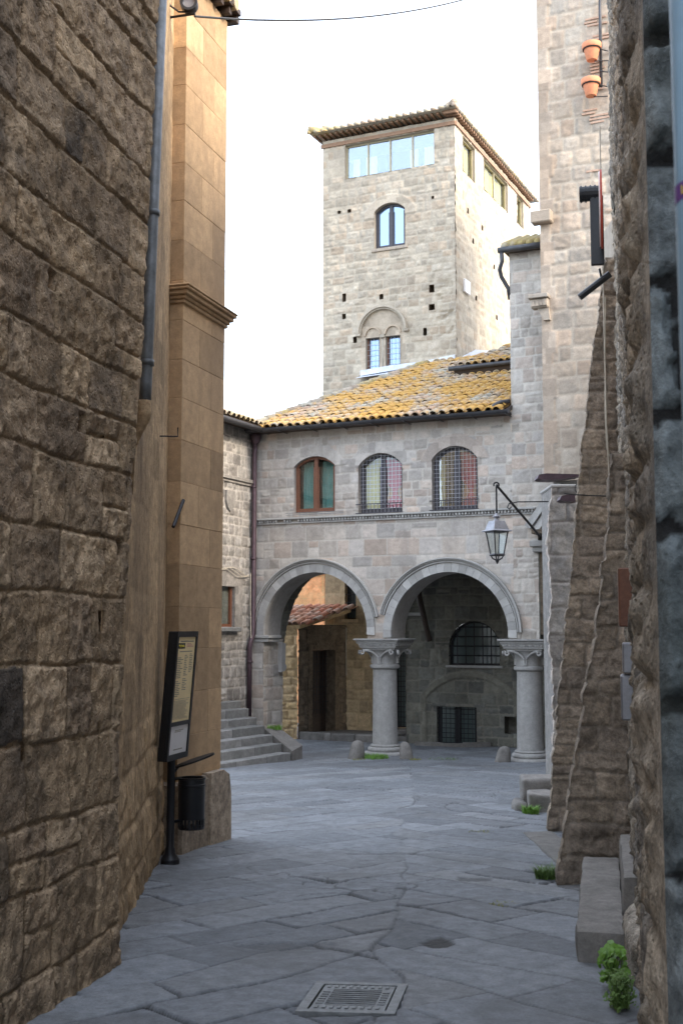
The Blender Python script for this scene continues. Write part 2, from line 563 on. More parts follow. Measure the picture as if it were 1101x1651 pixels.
M['block'] = stone_mat('kerb_block', [(.17, .16, .148), (.22, .205, .187)], (.15, .135, .12), bump=.45, fine=50, mott=.25, stain=(.10, .095, .085), stain_amt=.5, stain_scale=2)
M['step'] = stone_mat('step_stone', [(.20, .20, .19), (.25, .245, .235)], (.2, .2, .19), bump=.3, fine=50, mott=.25, stain=(.10, .10, .095), stain_amt=.5, stain_scale=2)
M['ground'] = stone_mat('basalt_paving', [(.145, .156, .17), (.178, .188, .20), (.16, .17, .183), (.192, .198, .204)], (.035, .034, .033), bump=.5, fine=60, mott=.3,
                        stain=(.095, .096, .095), stain_amt=.6, stain_scale=.9, roughness=.66, spots=((.24, .235, .225), 22, .35))

def roof_mat(name, lichen, amt, cols=((.33, .22, .16), (.42, .35, .27), (.38, .36, .30), (.45, .31, .22), (.30, .285, .24))):
    m, n, l, b = nodes(name)
    at = n.new('ShaderNodeAttribute'); at.attribute_name = 'stone'
    sp = n.new('ShaderNodeSeparateColor'); l.new(at.outputs['Color'], sp.inputs[0])
    P = coords(n, l)
    base = ramp(n, l, sp.outputs[0], list(cols))
    base = mixc(n, l, 1.0, base, maprange(n, l, noise(n, l, 14, 5, .7, P), .3, .7, .7, 1.3), 'MULTIPLY')
    nl = math_(n, l, 'ADD', noise(n, l, .9, 3, .6, P), math_(n, l, 'MULTIPLY', noise(n, l, 9, 6, .75, P, .6), .62))
    nl = math_(n, l, 'ADD', nl, math_(n, l, 'MULTIPLY', sp.outputs[2], .07))
    mk = maprange(n, l, nl, .95 - amt, 1.12 - amt)
    lc = ramp(n, l, noise(n, l, 23, 4, .6, P), [(.3, lichen[0] * .75, lichen[1] * .6, lichen[2]), (.7, *lichen)])
    l.new(mixc(n, l, mk, base, lc), b.inputs['Base Color'])
    b.inputs['Roughness'].default_value = .92
    bp = n.new('ShaderNodeBump'); bp.inputs['Strength'].default_value = .4; bp.inputs['Distance'].default_value = .02
    l.new(noise(n, l, 45, 4, .7, P), bp.inputs['Height']); l.new(bp.outputs[0], b.inputs['Normal'])
    return m
M['roof'] = roof_mat('lichen_tiles', (.57, .37, .085), .215)
M['roof_grey'] = roof_mat('weathered_tiles', (.40, .34, .12), .13, ((.28, .22, .17), (.36, .32, .25), (.32, .30, .25), (.38, .29, .22), (.27, .26, .22)))
M['roof_red'] = roof_mat('terracotta_tiles', (.52, .36, .22), .0, ((.52, .20, .12), (.58, .33, .22), (.50, .38, .30), (.60, .26, .16)))
M['iron'] = plain('dark_iron', (.022, .022, .025), .5, .3, .3, 20)
M['black'] = plain('black_paint', (.012, .013, .016), .4, .0, .2, 25)
M['gutter'] = plain('gutter_metal', (.055, .055, .06), .45, .4, .3, 8)
M['copper'] = plain('purple_brown_pipe', (.085, .055, .065), .45, .3, .25, 10)
M['zinc'] = plain('zinc_pipe', (.17, .185, .195), .5, .2, .4, 9)
M['wood'] = plain('brown_wood', (.16, .065, .035), .5, 0, .25, 30)
M['darkwood'] = plain('dark_wood', (.045, .03, .022), .6, 0, .3, 20)
M['beam'] = plain('rafter_wood', (.24, .145, .09), .7, 0, .25, 20)
M['winframe'] = plain('dark_window_frame', (.045, .042, .05), .45, 0, .2, 20)
M['paleframe'] = plain('pale_window_frame', (.34, .30, .20), .5, 0, .15, 20)
M['lead'] = plain('lead_flashing', (.55, .58, .63), .5, .1, .2, 6)
M['tin'] = plain('painted_sheet_cap', (.25, .25, .27), .35, .3, .2, 14)
M['grille'] = plain('grey_grille', (.52, .52, .55), .5, 0, .2, 30)
M['terracotta'] = plain('terracotta', (.58, .23, .12), .8, 0, .12, 14)
M['curtain_green'] = plain('green_curtain', (.14, .36, .34), .9, 0, .1, 8)
M['curtain_red'] = plain('red_curtain', (.62, .07, .13), .9, 0, .15, 8)
M['curtain_orange'] = plain('orange_curtain', (.85, .42, .24), .9, 0, .15, 8)
M['curtain_yellow'] = plain('yellow_blind', (.70, .56, .22), .9, 0, .15, 8)
M['curtain_white'] = plain('pale_curtain', (.85, .80, .58), .9, 0, .1, 6)
M['interior'] = plain('dim_room', (.03, .028, .028), .9, 0, .2, 3)
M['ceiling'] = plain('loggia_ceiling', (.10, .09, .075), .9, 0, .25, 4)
M['pane'] = glass_mat('window_glass', refl=.05)
M['pane_sky'] = glass_mat('sky_reflecting_glass', refl=.2)
M['tower_glazing'] = glass_mat('sky_tinted_glazing', refl=.24, gcol=(.74, .86, 1.0))  # blue of the reflected sky is put into the glass colour
M['tower_pane'] = glass_mat('sky_tinted_tower_glass', (.10, .16, .24), .38, False, .02, (.55, .74, 1.0))  # same sky blue painted into base and gloss of the smaller panes
M['dark_pane'] = glass_mat('dusty_glass', (.055, .08, .078), .035, False, .15)
M['lamp_pane'] = glass_mat('lantern_glass', refl=.08)
M['poster'] = plain('cream_poster', (.85, .68, .38), .5, 0, .05, 10, .02)
M['notice'] = plain('white_notice', (.72, .70, .70), .5, 0, .04, 10, .02)
M['ink'] = plain('grey_ink', (.30, .27, .22), .7, 0, .1, 10, .02)
M['pink_ink'] = plain('pink_ink', (.62, .36, .29), .7, 0, .1, 10, .02)
M['yellow_ink'] = plain('yellow_ink', (.60, .47, .05), .6, 0, .1, 10, .02)
M['purple'] = plain('purple_sticker', (.12, .05, .22), .5, 0, .1, 20, .02)
M['bluepaint'] = plain('pale_blue_paint', (.23, .36, .47), .45, 0, .10, 7, .05)
M['white'] = plain('white_enamel', (.75, .72, .70), .4, 0, .05, 10)
M['redrim'] = plain('red_rim', (.45, .06, .03), .5, 0, .1, 10)
M['cable'] = plain('black_cable', (.03, .03, .03), .6, 0, .2, 10)
M['palecable'] = plain('pale_cable', (.45, .40, .32), .7, 0, .2, 10)
M['castiron'] = plain('cast_iron', (.17, .175, .175), .5, .5, .3, 18, .3)
M['grass'] = plain('grass_blades', (.10, .17, .04), .7, 0, .4, 9)
M['leaf'] = plain('bright_leaf', (.12, .25, .03), .55, 0, .35, 9)
M['straw'] = plain('dry_grass', (.22, .22, .07), .8, 0, .3, 9)
M['brick'] = plain('red_brick', (.40, .27, .20), .9, 0, .2, 12)

# ------------------------------------------------------------------ frames of the place
R = A(.907, -.421, 0); R /= np.linalg.norm(R)
N = A(-R[1], R[0], 0)
O = A(.787, 25.31, 0)
FAC = Fr(O - .38 * N, R, -N)                    # arcade front, u along R, h towards the street

def gz(y):
    return -.035 * np.minimum(y, 24.0)

# ------------------------------------------------------------------ ground
def make_ground():
    xs = np.arange(-3.4, 6.2, .0165)
    ys = [3.5]
    while ys[-1] < 37:
        ys.append(ys[-1] + max(.0145, ys[-1] * .0025))
    ys = np.array(ys)
    X, Y = np.meshgrid(xs, ys)
    x = X.ravel(); y = Y.ravel()
    ax = .28 + .07 * (y - 8) + .30 * fbm(y * .9, y * 0, 4, 2)
    left = x < ax
    c45 = math.sqrt(.5)
    aL = (x - ax + y) * c45; bL = (y - (x - ax)) * c45
    aR = (-(x - ax) + y) * c45; bR = (y + (x - ax)) * c45
    h = np.zeros_like(x); mask = np.zeros_like(x); tone = np.zeros_like(x); t2 = np.zeros_like(x)
    bl = dict(rowh=(.36, .56), colw=(.7, 1.6), joint=.011, bevel=.012, warp=.05, corner=.03, wfreq=.8)
    for m, a, b, sd in ((left, aL, bL, 41), (~left, aR, bR, 42)):
        pr, mk, tn, tt, tl = blocks(a[m], b[m], sd, **bl)
        gap = sstep(.30, .62, fbm(x[m] * .9, y[m] * .9, 61, 3) * .5 + .5 + .2 * vnoise(x[m] * 3, y[m] * 3, 8))
        h[m] = .022 * (np.minimum(pr, .6) / .6 - 1) * (.3 + .9 * gap) + .030 * tl * (.3 + gap)
        mask[m] = mk * (.5 + .5 * gap); tone[m] = tn; t2[m] = tt
    far = 1 - .75 * sstep(12, 19, y)
    mask *= far; h *= .3 + .7 * far
    d = np.abs(x - ax)
    jm = (1 - sstep(.004, .016, d)) * sstep(.0, .3, fbm(x * 2, y * 1.2, 91, 2))
    h -= .010 * jm; mask = np.maximum(mask, jm * .6)
    h += .012 * fbm(x * .8, y * .8, 7, 3) + .0035 * fbm(x * 9, y * 9, 9, 4)
    rdg = np.abs(fbm(x * .75, y * .75, 123, 4)); gt = sstep(.15, .5, fbm(x * .5, y * .5, 321, 2))
    ck = (1 - sstep(.002, .009, rdg)) * sstep(.25, .5, gt)
    h -= .010 * ck; mask = np.maximum(mask, ck * .8)
    # an asphalt repair and a broken hollow between the slabs
    for px, py, rx, ry, k in ((.61, 7.9, .11, .17, 1.), (.5, 11.7, .45, .05, .5), (1.1, 10.3, .18, .12, .6), (-.3, 7.8, .35, .12, .4)):
        q = np.hypot((x - px) / rx, (y - py) / ry) + .5 * fbm(x * 9, y * 9, 15, 3)
        pm = 1 - sstep(.75, 1.0, q)
        mask = np.maximum(mask, pm * k); h = h - .012 * pm
    # the slabs stop at the cover of the drain
    dm = poly_sdf(x, y, [(-.22, 6.28), (.25, 6.24), (.33, 6.80), (-.12, 6.86)]) < 0.02
    h = np.where(dm, -.05, h)
    z = gz(y) + h
    z = np.where(y > 24, z * 1.0, z)
    V = np.stack([x, y, z], 1)
    nx, ny = len(xs), len(ys)
    idx = np.arange(nx * ny).reshape(ny, nx)
    F = np.stack([idx[:-1, :-1], idx[:-1, 1:], idx[1:, 1:], idx[1:, :-1]], -1).reshape(-1, 4)
    st = np.stack([tone, mask, t2], 1)
    # wide apron out to the horizon
    zb = -.06
    ext = []
    xL, xR, y0, y1 = xs[0], xs[-1], ys[0], ys[-1]
    def q(a, b, c, d_):
        ext.append([a, b, c, d_])
    def P_(x_, y_):
        return (x_, y_, float(gz(y_)) + (zb if False else -.004))
    for (xa, xb) in ((-400, xL), (xL, xR), (xR, 400)):
        for (ya, yb) in ((-400, y0), (y0, 24.0), (24.0, y1), (y1, 600)):
            if xa == xL and y0 <= ya and yb <= y1:
                continue
            q(P_(xa, ya), P_(xb, ya), P_(xb, yb), P_(xa, yb))
    b = len(V)
    EV = np.array([p for f in ext for p in f], float)
    EV[EV[:, 1] < 0, 2] = np.minimum(EV[EV[:, 1] < 0, 2], 14)
    EV[EV[:, 1] < -300, 2] = 0.6
    EF = np.arange(len(EV)).reshape(-1, 4) + b
    V = np.vstack([V, EV]); F = np.vstack([F, EF]); st = np.vstack([st, np.tile([.5, 0, .5], (len(EV), 1))])
    o = link_mesh('ground', V, F, M['ground'], None, st.astype(np.float32), True)
    tag(o, kind='structure')
make_ground()

# ------------------------------------------------------------------ left building
LB = thing('corner_house', (-2.2, 7.3, -.3), 'tall brown rough stone house on the left with ochre corner pilaster and metal downpipe', 'house')
kA = A(.22, 1, 0); kA /= np.linalg.norm(kA)
pA = A(-1.335, 7.2, 0)                            # a point of the masonry face
frA = Fr(pA, kA, A(kA[1], -kA[0], 0))
def left_post(u, v, h, mask, tone, t2):
    # battered foot and lighter, well pointed courses high up
    up = sstep(3.9, 4.8, v + .4 * u)
    mask = np.clip(mask + up * .25 * mask, 0, 1)
    tone = tone * (1 - .25 * up) + .25 * up * .6
    h = h - .10 * np.clip(1 - sstep(0, 2.4, v), 0, 1) * 0 + .0 * u
    # recessed putlog holes
    for hu, hv in ((-.95, 3.55), (-.55, 2.85), (.05, 2.2), (-.2, 1.75), (-1.1, 1.1)):
        m = np.maximum(np.abs(u - hu) / .05, np.abs(v - hv) / .06)
        k = 1 - sstep(.7, 1.0, m)
        h = h - .07 * k; mask = mask * (1 - k)
    return h, mask, tone, t2
relief('masonry_wall', frA, -2.4, .62, -.45, 6.6, .0095, M['near_left'], LB,
       dict(rowh=(.27, .42), colw=(.22, .58), joint=.016, bevel=.010, warp=.030, corner=.022, split=.10, wfreq=2.4),
       depth=.016, rough=.013, rfreq=14, tilt=.024, big=.02, seed=211, post=left_post,
       keep=[(-2.7, -.6), (.16, -.6), (.06, .2), (.05, 1.0), (.18, 2.4), (.38, 4.2), (.56, 7), (-2.7, 7)])
pB0, pB1 = A(-1.405, 7.08, 0), A(-1.72, 11.9, 0)
frB = Fr(pB0, pB1 - pB0, None)
if np.dot(frB.en, A(1, 0, 0)) < 0:
    frB.en = -frB.en
LBu = np.linalg.norm(pB1 - pB0)
def stucco_flat(u, v):
    return .25 + sstep(.2, 1.4, v + .5 * fbm(u * 1.5, v * 1.5, 5, 3)) * .65
relief('plaster_wall', frB, -.1, LBu, -.5, 9.5, .022, M['stucco'], LB,
       dict(rowh=(.28, .42), colw=(.35, .8), joint=.02, bevel=.04, warp=.05, corner=.05, wfreq=1.6),
       depth=.022, rough=.022, rfreq=9, tilt=.015, big=.02, seed=231, flat=stucco_flat)
# pilaster on the street corner
kP = A(.293, .956, 0)
pP = A(-1.555, 11.64, 0)
frP = Fr(pP, kP, A(kP[1], -kP[0], 0))
mb = MB()
rng = random.Random(5)
zc = .28
row = 0
while zc < 8.2:
    hgt = .40 + rng.uniform(-.02, .02)
    cut = .72 if row % 2 else .42
    for a, b_ in ((0, cut), (cut, 1.06)):
        mb.box(frP, a + .0008, b_ - .0008, zc + .0008, zc + hgt - .0008, -.5, .0 + rng.uniform(-.0015, .0015), rng.random(), .003)
    zc += hgt; row += 1
mb.box(frP, .01, 1.05, .2, 8.2, -.45, -.012, .2)
pil = mb.build('pilaster', M['pilaster'], LB)
mb = MB()
for (z0, z1, d) in ((4.90, 4.94, .025), (4.94, 4.975, .045), (4.975, 5.02, .075), (5.02, 5.05, .10), (5.05, 5.07, .112)):
    mb.box(frP, -d, 1.06 + d, z0, z1, -.5, d, .4 + .1 * (z0 - 4.8), .008)
mb.build('cornice', M['pilaster'], pil)
mb = MB()
mb.box(frP, -.03, 1.10, -.55, .26, -.6, .06, .2, .03)
mb.prism(frP, [(.62, -.5), (1.16, -.5), (1.15, .02), (1.10, .22), (.95, .28), (.62, .28)], -.5, .085, .35)
mb.build('plinth', M['butt'], LB)
# eave above
frE = Fr(frP.p(0, 8.36, 0), frP.eu, frP.en)
mb = MB()
mb.box(frE, -3.2, 1.13, .04, .10, -2.0, .13, .4)
for i in range(20):
    mb.box(frE, -3.1 + i * .22, -3.03 + i * .22, -.04, .04, -.6, .10, .4)
ev = mb.build('eave', M['darkwood'], LB)
mb = MB()
for i in range(21):
    u = -3.15 + i * .205
    mb.tube([frE.p(u, .15, -1.8), frE.p(u, .10, .15)], .075, 10, rng.random())
mb.build('roof_tiles', M['roof_grey'], ev)
# plain rear of the building: closes the block and shades the street
mb = MB()
frW = Fr(A(0, 0, 0), A(1, 0, 0), A(0, -1, 0))
back = [(-6.0, -8.0), (-4.75, -8.0), (-1.85, 4.95), (-1.75, 5.2), (-1.62, 7.1), (-2.0, 11.8), (-1.60, 12.1), (-1.34, 12.62), (-8, 14.5)]
n_ = len(back)
mb.add([A(x, y, -.6) for x, y in back] + [A(x, y, 8.3) for x, y in back],
       [list(range(n_))[::-1], list(range(n_, 2 * n_))] + [[i, (i + 1) % n_, n_ + (i + 1) % n_, n_ + i] for i in range(n_)], .4)
mb.build('back_wall', M['near_left'], LB)
# downpipe
mb = MB()
px0, py0 = -1.34, 8.05
zt = 7.2
pts = [A(px0 + .10, py0 + .05, zt), A(px0 + .02, py0, 3.35), A(px0 + .015, py0, 3.2)]
mb.tube(pts, .041, 14)
dp = mb.build('downpipe', M['zinc'], LB, True)
for z in (6.35, 4.55, 3.5):
    mb = MB()
    t = (z - 3.2) / 4.0
    mb.tube([A(px0 + .02 + .08 * t, py0 + .05 * t, z - .02), A(px0 + .02 + .08 * t, py0 + .05 * t, z + .02)], .047, 14)
    mb.build('pipe_joint', M['zinc'], dp, True)
mb = MB()
mb.tube([A(px0 + .015, py0, 3.24), A(px0 + .01, py0, 3.12), A(px0 - .03, py0 - .02, 3.02), A(px0 - .06, py0 - .03, 2.9), A(px0 - .065, py0 - .03, 2.6)], [.047, .045, .035, .022, .015], 12)
mb.build('pipe_elbow', M['stucco'], dp, True)
mb = MB()
q = frP.p(0.02, 2.95, .02)
mb.tube([q, q + A(-.06, -.25, -.28)], .018, 8)
mb.build('iron_spike', M['iron'], LB)
mb = MB()
q = frB.p(3.6, 3.42, 0.02)
mb.tube([q, q + .16 * frB.en, q + .16 * frB.en + A(0, 0, .08)], .007, 6)
mb.build('iron_hook', M['iron'], LB)

# cable across the street and its round fitting
mb = MB()
c0 = frP.p(-.10, 8.02, .16); c1 = A(4.4, 22.3, 15.2)
c0 = A(-1.42, 11.2, 7.62)
c1 = A(2.9, 17.5, 11.6)
pts = []
for i in range(25):
    t = i / 24
    p = c0 * (1 - t) + c1 * t
    p[2] -= .55 * 4 * t * (1 - t) * .5
    pts.append(p)
mb.tube(pts, .011, 6)
o = mb.build('overhead_cable', M['cable'], None, origin=c0)
tag(o, 'thin dark cable strung across the sky from the ochre pilaster', 'cable')
fl = thing('wall_floodlight', c0 + A(-.12, 0, .1), 'small round lamp high on the ochre wall beside the cable end', 'lamp')
ctr = c0 + A(-.05, -.05, .10)
fd = Fr(ctr, A(1, 0, 0), A(0, -1, 0))
def circ(r, n=18, c=(0, 0)):
    return [(c[0] + r * math.cos(2 * math.pi * k / n), c[1] + r * math.sin(2 * math.pi * k / n)) for k in range(n)]
mb = MB(); mb.ring(fd, circ(.085), circ(.06), -.05, .05); mb.build('housing', M['iron'], fl)
mb = MB(); mb.prism(fd, circ(.06), -.03, .02); mb.build('lens', M['tin'], fl)
mb = MB(); mb.tube([ctr + A(-.25, .05, .12), ctr + A(-.18, 0, -.02), ctr + A(-.10, 0, -.08), ctr + A(.0, 0, -.085)], .01, 6)
mb.tube([ctr + A(-.3, .1, -.10), ctr + A(.06, 0, -.10)], .012, 6)
mb.build('bracket', M['iron'], fl)

# information board and litter bin
SG = thing('information_sign', (-1.53, 11.05, gz(11.05)), 'narrow black framed information board on a post against the stucco wall', 'sign')
mb = MB()
mb.lathe(A(-1.53, 11.05, float(gz(11.05))), [(.085, 0), (.085, .05), (.07, .07), (.05, .10), (.045, .14), (.036, .16), (.036, .98), (.05, 1.0), (.05, 1.05)], 16)
smooth_angle(mb.build('post', M['black'], SG))
kS = A(.25, 1, 0); kS /= np.linalg.norm(kS)
lean = A(.075, .01, 1.0); lean /= np.linalg.norm(lean)
frS = Fr(A(-1.565, 10.72, .55), kS, A(kS[1], -kS[0], 0), lean)
mb = MB()
mb.box(frS, 0, .50, 0, 1.14, -.05, .03, None, .008)
mb.ring(frS, [(0, 0), (0, 1.14), (.5, 1.14), (.5, 0)], [(.035, .05), (.035, 1.09), (.465, 1.09), (.465, .05)], .03, .045)
mb.box(frS, .03, .47, .30, .335, .03, .045)
bd = mb.build('board_case', M['black'], SG)
mb = MB(); mb.box(frS, .037, .463, .337, 1.088, .031, .035)
ps = mb.build('poster', M['poster'], SG)
mb = MB()
rr = random.Random(8)
for blk in ((.06, .20, .72, .90), (.23, .32, .74, .92), (.35, .44, .76, .93), (.06, .18, .55, .69), (.22, .33, .60, .71)):
    z = blk[3]
    while z > blk[2]:
        mb.box(frS, blk[0], blk[0] + (blk[1] - blk[0]) * rr.uniform(.5, 1), z, z + .007, .0352, .0362)
        z -= .016
for k in range(24):
    mb.box(frS, .06, .06 + .37 * rr.uniform(.75, 1), .36 + k * .007, .3625 + k * .007, .0352, .0358)
mb.box(frS, .06, .44, .535, .538, .0352, .0362)
mb.box(frS, .10, .42, 1.045, 1.055, .0352, .0362); mb.box(frS, .10, .40, .955, .963, .0352, .0362)
mb.build('printed_text', M['ink'], ps)
mb = MB(); mb.box(frS, .055, .215, .985, 1.035, .0352, .0364)
lg = mb.build('logo_plate', M['black'], SG)
mb = MB()
pts = [frS.p(.065 + .014 * i, 1.008 + .014 * math.sin(i * 2.1) * (1 - .04 * i), .038) for i in range(10)]
mb.tube(pts, .004, 5)
mb.build('logo_script', M['yellow_ink'], lg)
mb = MB()
for k in range(3):
    mb.box(frS, .26, .42 - .03 * k, 1.0 + .012 * k, 1.007 + .012 * k, .0352, .0362)
mb.build('pink_heading', M['pink_ink'], ps)
mb = MB(); mb.box(frS, .037, .463, .052, .298, .031, .035)
nb = mb.build('notice', M['notice'], SG)
mb = MB()
mb.box(frS, .15, .35, .255, .262, .0352, .0362); mb.box(frS, .15, .30, .243, .249, .0352, .0362)
mb.box(frS, .15, .36, .085, .094, .0352, .0362)
mb.build('notice_text', M['ink'], nb)

BN = thing('litter_bin', (-1.36, 11.25, -.1), 'black round litter bin with its lid raised, hung beside the sign post', 'bin')
bc = A(-1.365, 11.22, -.10)
mb = MB()
nseg = 40
prof = [(.10, 0), (.118, .01), (.12, .07)]
mb.lathe(bc, [(.118, 0), (.12, .02)], nseg)
for k in range(20):                               # slotted skirt
    a = 2 * math.pi * k / 20
    d = A(math.cos(a), math.sin(a), 0); t = A(-d[1], d[0], 0)
    f_ = Fr(bc + .119 * d, t, d)
    mb.box(f_, -.011, .011, .02, .09, -.004, .002)
mb.lathe(bc, [(.119, .09), (.121, .095), (.121, .38), (.127, .385), (.127, .40), (.121, .405), (.121, .44), (.130, .445), (.130, .46), (.11, .46), (.11, .10)], nseg)
smooth_angle(mb.build('bin_body', M['black'], BN))
mb = MB()
lfr = Fr(A(-1.47, 11.2, .47), A(.95, 0, .32), None, A(0, 1, 0.05))
mb.prism(lfr, [(.14 + .19 * math.cos(2 * math.pi * k / 24), .13 * math.sin(2 * math.pi * k / 24)) for k in range(24)], -.008, .008)
mb.build('lid', M['black'], BN)
mb = MB()
mb.tube([A(-1.53, 11.06, .36), A(-1.46, 11.18, .36)], .014, 8); mb.build('bracket', M['black'], BN)
mb = MB(); mb.tube([A(-1.53, 11.06, -.02), A(-1.46, 11.18, -.02)], .014, 8); mb.build('bracket', M['black'], BN)
mb = MB(); mb.tube([A(-1.53, 11.08, .40), A(-1.47, 11.2, .47)], .012, 8)
mb.build('lid_hinge', M['black'], BN)

# ------------------------------------------------------------------ right near house
RH = thing('rough_stone_house', (1.4, 5.84, -.2), 'dark rough stone house wall filling the right edge of the street', 'house')
kR = A(.218, 1, 0); kR /= np.linalg.norm(kR)
pR = A(.127, 0, 0)
frR = Fr(pR, kR, A(-kR[1], kR[0], 0))
def right_post(u, v, h, mask, tone, t2):
    h = -.018 * sstep(3.9, 3.5, u) + (h + .012 * fbm(u * 12, v * 3, 301, 3)) * sstep(3.5, 3.9, u) + .03 * (1 - sstep(-.5, 4, v)) * sstep(3.5, 6, u) - .085 * sstep(3.5, 7, u)
    return h, mask, tone, t2
relief('street_wall', frR, 3.50, 14.4, -.55, 9.6, .03, M['near_right'], RH,
       dict(rowh=(.24, .46), colw=(.3, .8), joint=.026, bevel=.03, warp=.035, corner=.04, split=.15, wfreq=1.8),
       depth=.030, rough=.034, rfreq=13, tilt=.016, big=.02, seed=311, post=right_post)
e0 = frR.p(3.50, 0, -.018)
frRe = Fr(e0, A(1, -.05, 0), A(-.05, -1, 0))
relief('end_wall', frRe, 0, 1.0, -.55, 6.0, .0125, M['end_wall'], RH,
       dict(rowh=(.30, .52), colw=(.5, .9), joint=.045, bevel=.03, warp=.06, corner=.05, wfreq=1.8),
       depth=.05, rough=.035, rfreq=7, tilt=.02, big=.02, seed=321,
       post=lambda u, v, h, mask, tone, t2: (h * sstep(0, .02, u), mask, tone, t2))
mb = MB()
pr = [frR.p(3.52, 0, -.06), frR.p(14.4, 0, -.10), A(9, 15, 0), A(9, 3.6, 0)]
n_ = 4
mb.add([p + A(0, 0, -.6) for p in pr] + [p + A(0, 0, 9.6) for p in pr], [[3, 2, 1, 0], [4, 5, 6, 7]] + [[i, (i + 1) % 4, 4 + (i + 1) % 4, 4 + i] for i in range(4)], .4)
mb.build('back_wall', M['near_right'], RH)
mb = MB()
sw = [(1.42, 2.3), (.95, -9.0), (9, -9.0), (9, 2.9)]
mb.add([A(x, y, -.6) for x, y in sw] + [A(x, y, 9.6) for x, y in sw], [[3, 2, 1, 0], [4, 5, 6, 7]] + [[i, (i + 1) % 4, 4 + (i + 1) % 4, 4 + i] for i in range(4)], .4)
mb.build('unseen_shade_block', M['near_right'], RH)  # unseen block added to keep the sun off the end wall
# small things fixed to this wall
mb = MB(); mb.box(frR, 8.0, 8.35, 1.72, 2.10, -.06, .045, None, .008)
o = mb.build('wooden_plaque', M['wood'], None, origin=frR.p(8.1, 1.9, .07)); tag(o, 'small brown wooden plaque seen edge-on on the dark right wall', 'plaque')
MBX = thing('letter_box', frR.p(7.9, 1.2, .05), 'slim grey metal letter box seen edge-on below the brown plaque', 'letter box')
mb = MB(); mb.box(frR, 7.75, 8.0, 1.14, 1.42, -.06, .045, None, .01); mb.build('box_body', M['tin'], MBX)
mb = MB(); mb.box(frR, 7.74, 8.01, 1.43, 1.62, -.06, .03, None, .008); mb.build('flap', M['tin'], MBX)

# hanging shop sign, flag holder
HS = thing('hanging_sign', frR.p(12.0, 5.2, .1), 'black hanging sign with round white plate sticking out high on the right wall', 'sign')
def RW(u, v, h):
    return frR.p(u, v, h)
mb = MB()
mb.tube([RW(11.9, 6.02, .30), RW(11.9, 6.02, .10)], .075, 14)
for k in range(4):
    mb.tube([RW(11.9, 6.02, .29 - k * .045), RW(11.9, 6.02, .275 - k * .045)], .085, 14)
mb.build('spool', M['black'], HS)
mb = MB(); mb.box(frR, 11.85, 11.90, 5.28, 5.98, .07, .20, None, .006); mb.build('plate', M['black'], HS)
dfr = Fr(RW(11.6, 5.75, .10), frR.eu, frR.en)
mb = MB(); mb.prism(dfr, [(.30 * math.cos(2 * math.pi * k / 28), .36 * math.sin(2 * math.pi * k / 28)) for k in range(28)], -.006, .012)
dk = mb.build('disc', M['white'], HS)
mb = MB(); mb.ring(dfr, [(.32 * math.cos(2 * math.pi * k / 28), .38 * math.sin(2 * math.pi * k / 28)) for k in range(28)], [(.295 * math.cos(2 * math.pi * k / 28), .355 * math.sin(2 * math.pi * k / 28)) for k in range(28)], -.02, .0)
mb.build('rim', M['redrim'], dk)
mb = MB(); mb.tube([RW(12, 5.22, .02), RW(12, 5.0, .32)], .035, 10)
mb.tube([RW(12, 5.16, .10), RW(12, 5.28, .12)], .012, 6)
o = mb.build('flag_holder', M['black'], None, origin=RW(12, 5.1, .1)); tag(o, 'short black tube slanting down from the right wall below the hanging sign', 'flag holder')

# pale blue pole with a sticker, right at the edge
PL = thing('blue_pole', (.462, 1.5, 0), 'pale blue painted pole rising along the right edge of the picture', 'pole')
mb = MB(); mb.tube([A(.478, 1.5, -.05), A(.462, 1.5, 4.5)], .042, 24); mb.build('shaft', M['bluepaint'], PL, True)
mb = MB(); mb.tube([A(.4702, 1.5, 2.243), A(.47, 1.5, 2.266)], .0428, 24, cap=False); stk = mb.build('sticker', M['purple'], PL, True)
cu = bpy.data.curves.new('letters', 'FONT'); cu.body = 'LT'; cu.size = .016; cu.align_x = 'CENTER'; cu.extrude = .0006
to = bpy.data.objects.new('letters_tmp', cu); COL.objects.link(to)
bpy.context.view_layer.update()
tm = bpy.data.meshes.new_from_object(to.evaluated_get(bpy.context.evaluated_depsgraph_get()))
bpy.data.objects.remove(to)
tv = np.array([v.co[:] for v in tm.vertices]); tf = [list(p.vertices) for p in tm.polygons]
TV = []
for p in tv:
    a = math.radians(212) + p[0] / .0435
    TV.append(A(.47, 1.5, 2.249) + A((.0434 + p[2]) * math.cos(a), (.0434 + p[2]) * math.sin(a), p[1]))
link_mesh('lettering', TV, tf, M['yellow_ink'], stk)
mb = MB(); mb.lathe(A(.432, 1.49, 1.555), [(.006, -.008), (.011, -.004), (.011, .004), (.006, .008)], 12); mb.build('stud', M['bluepaint'], PL)

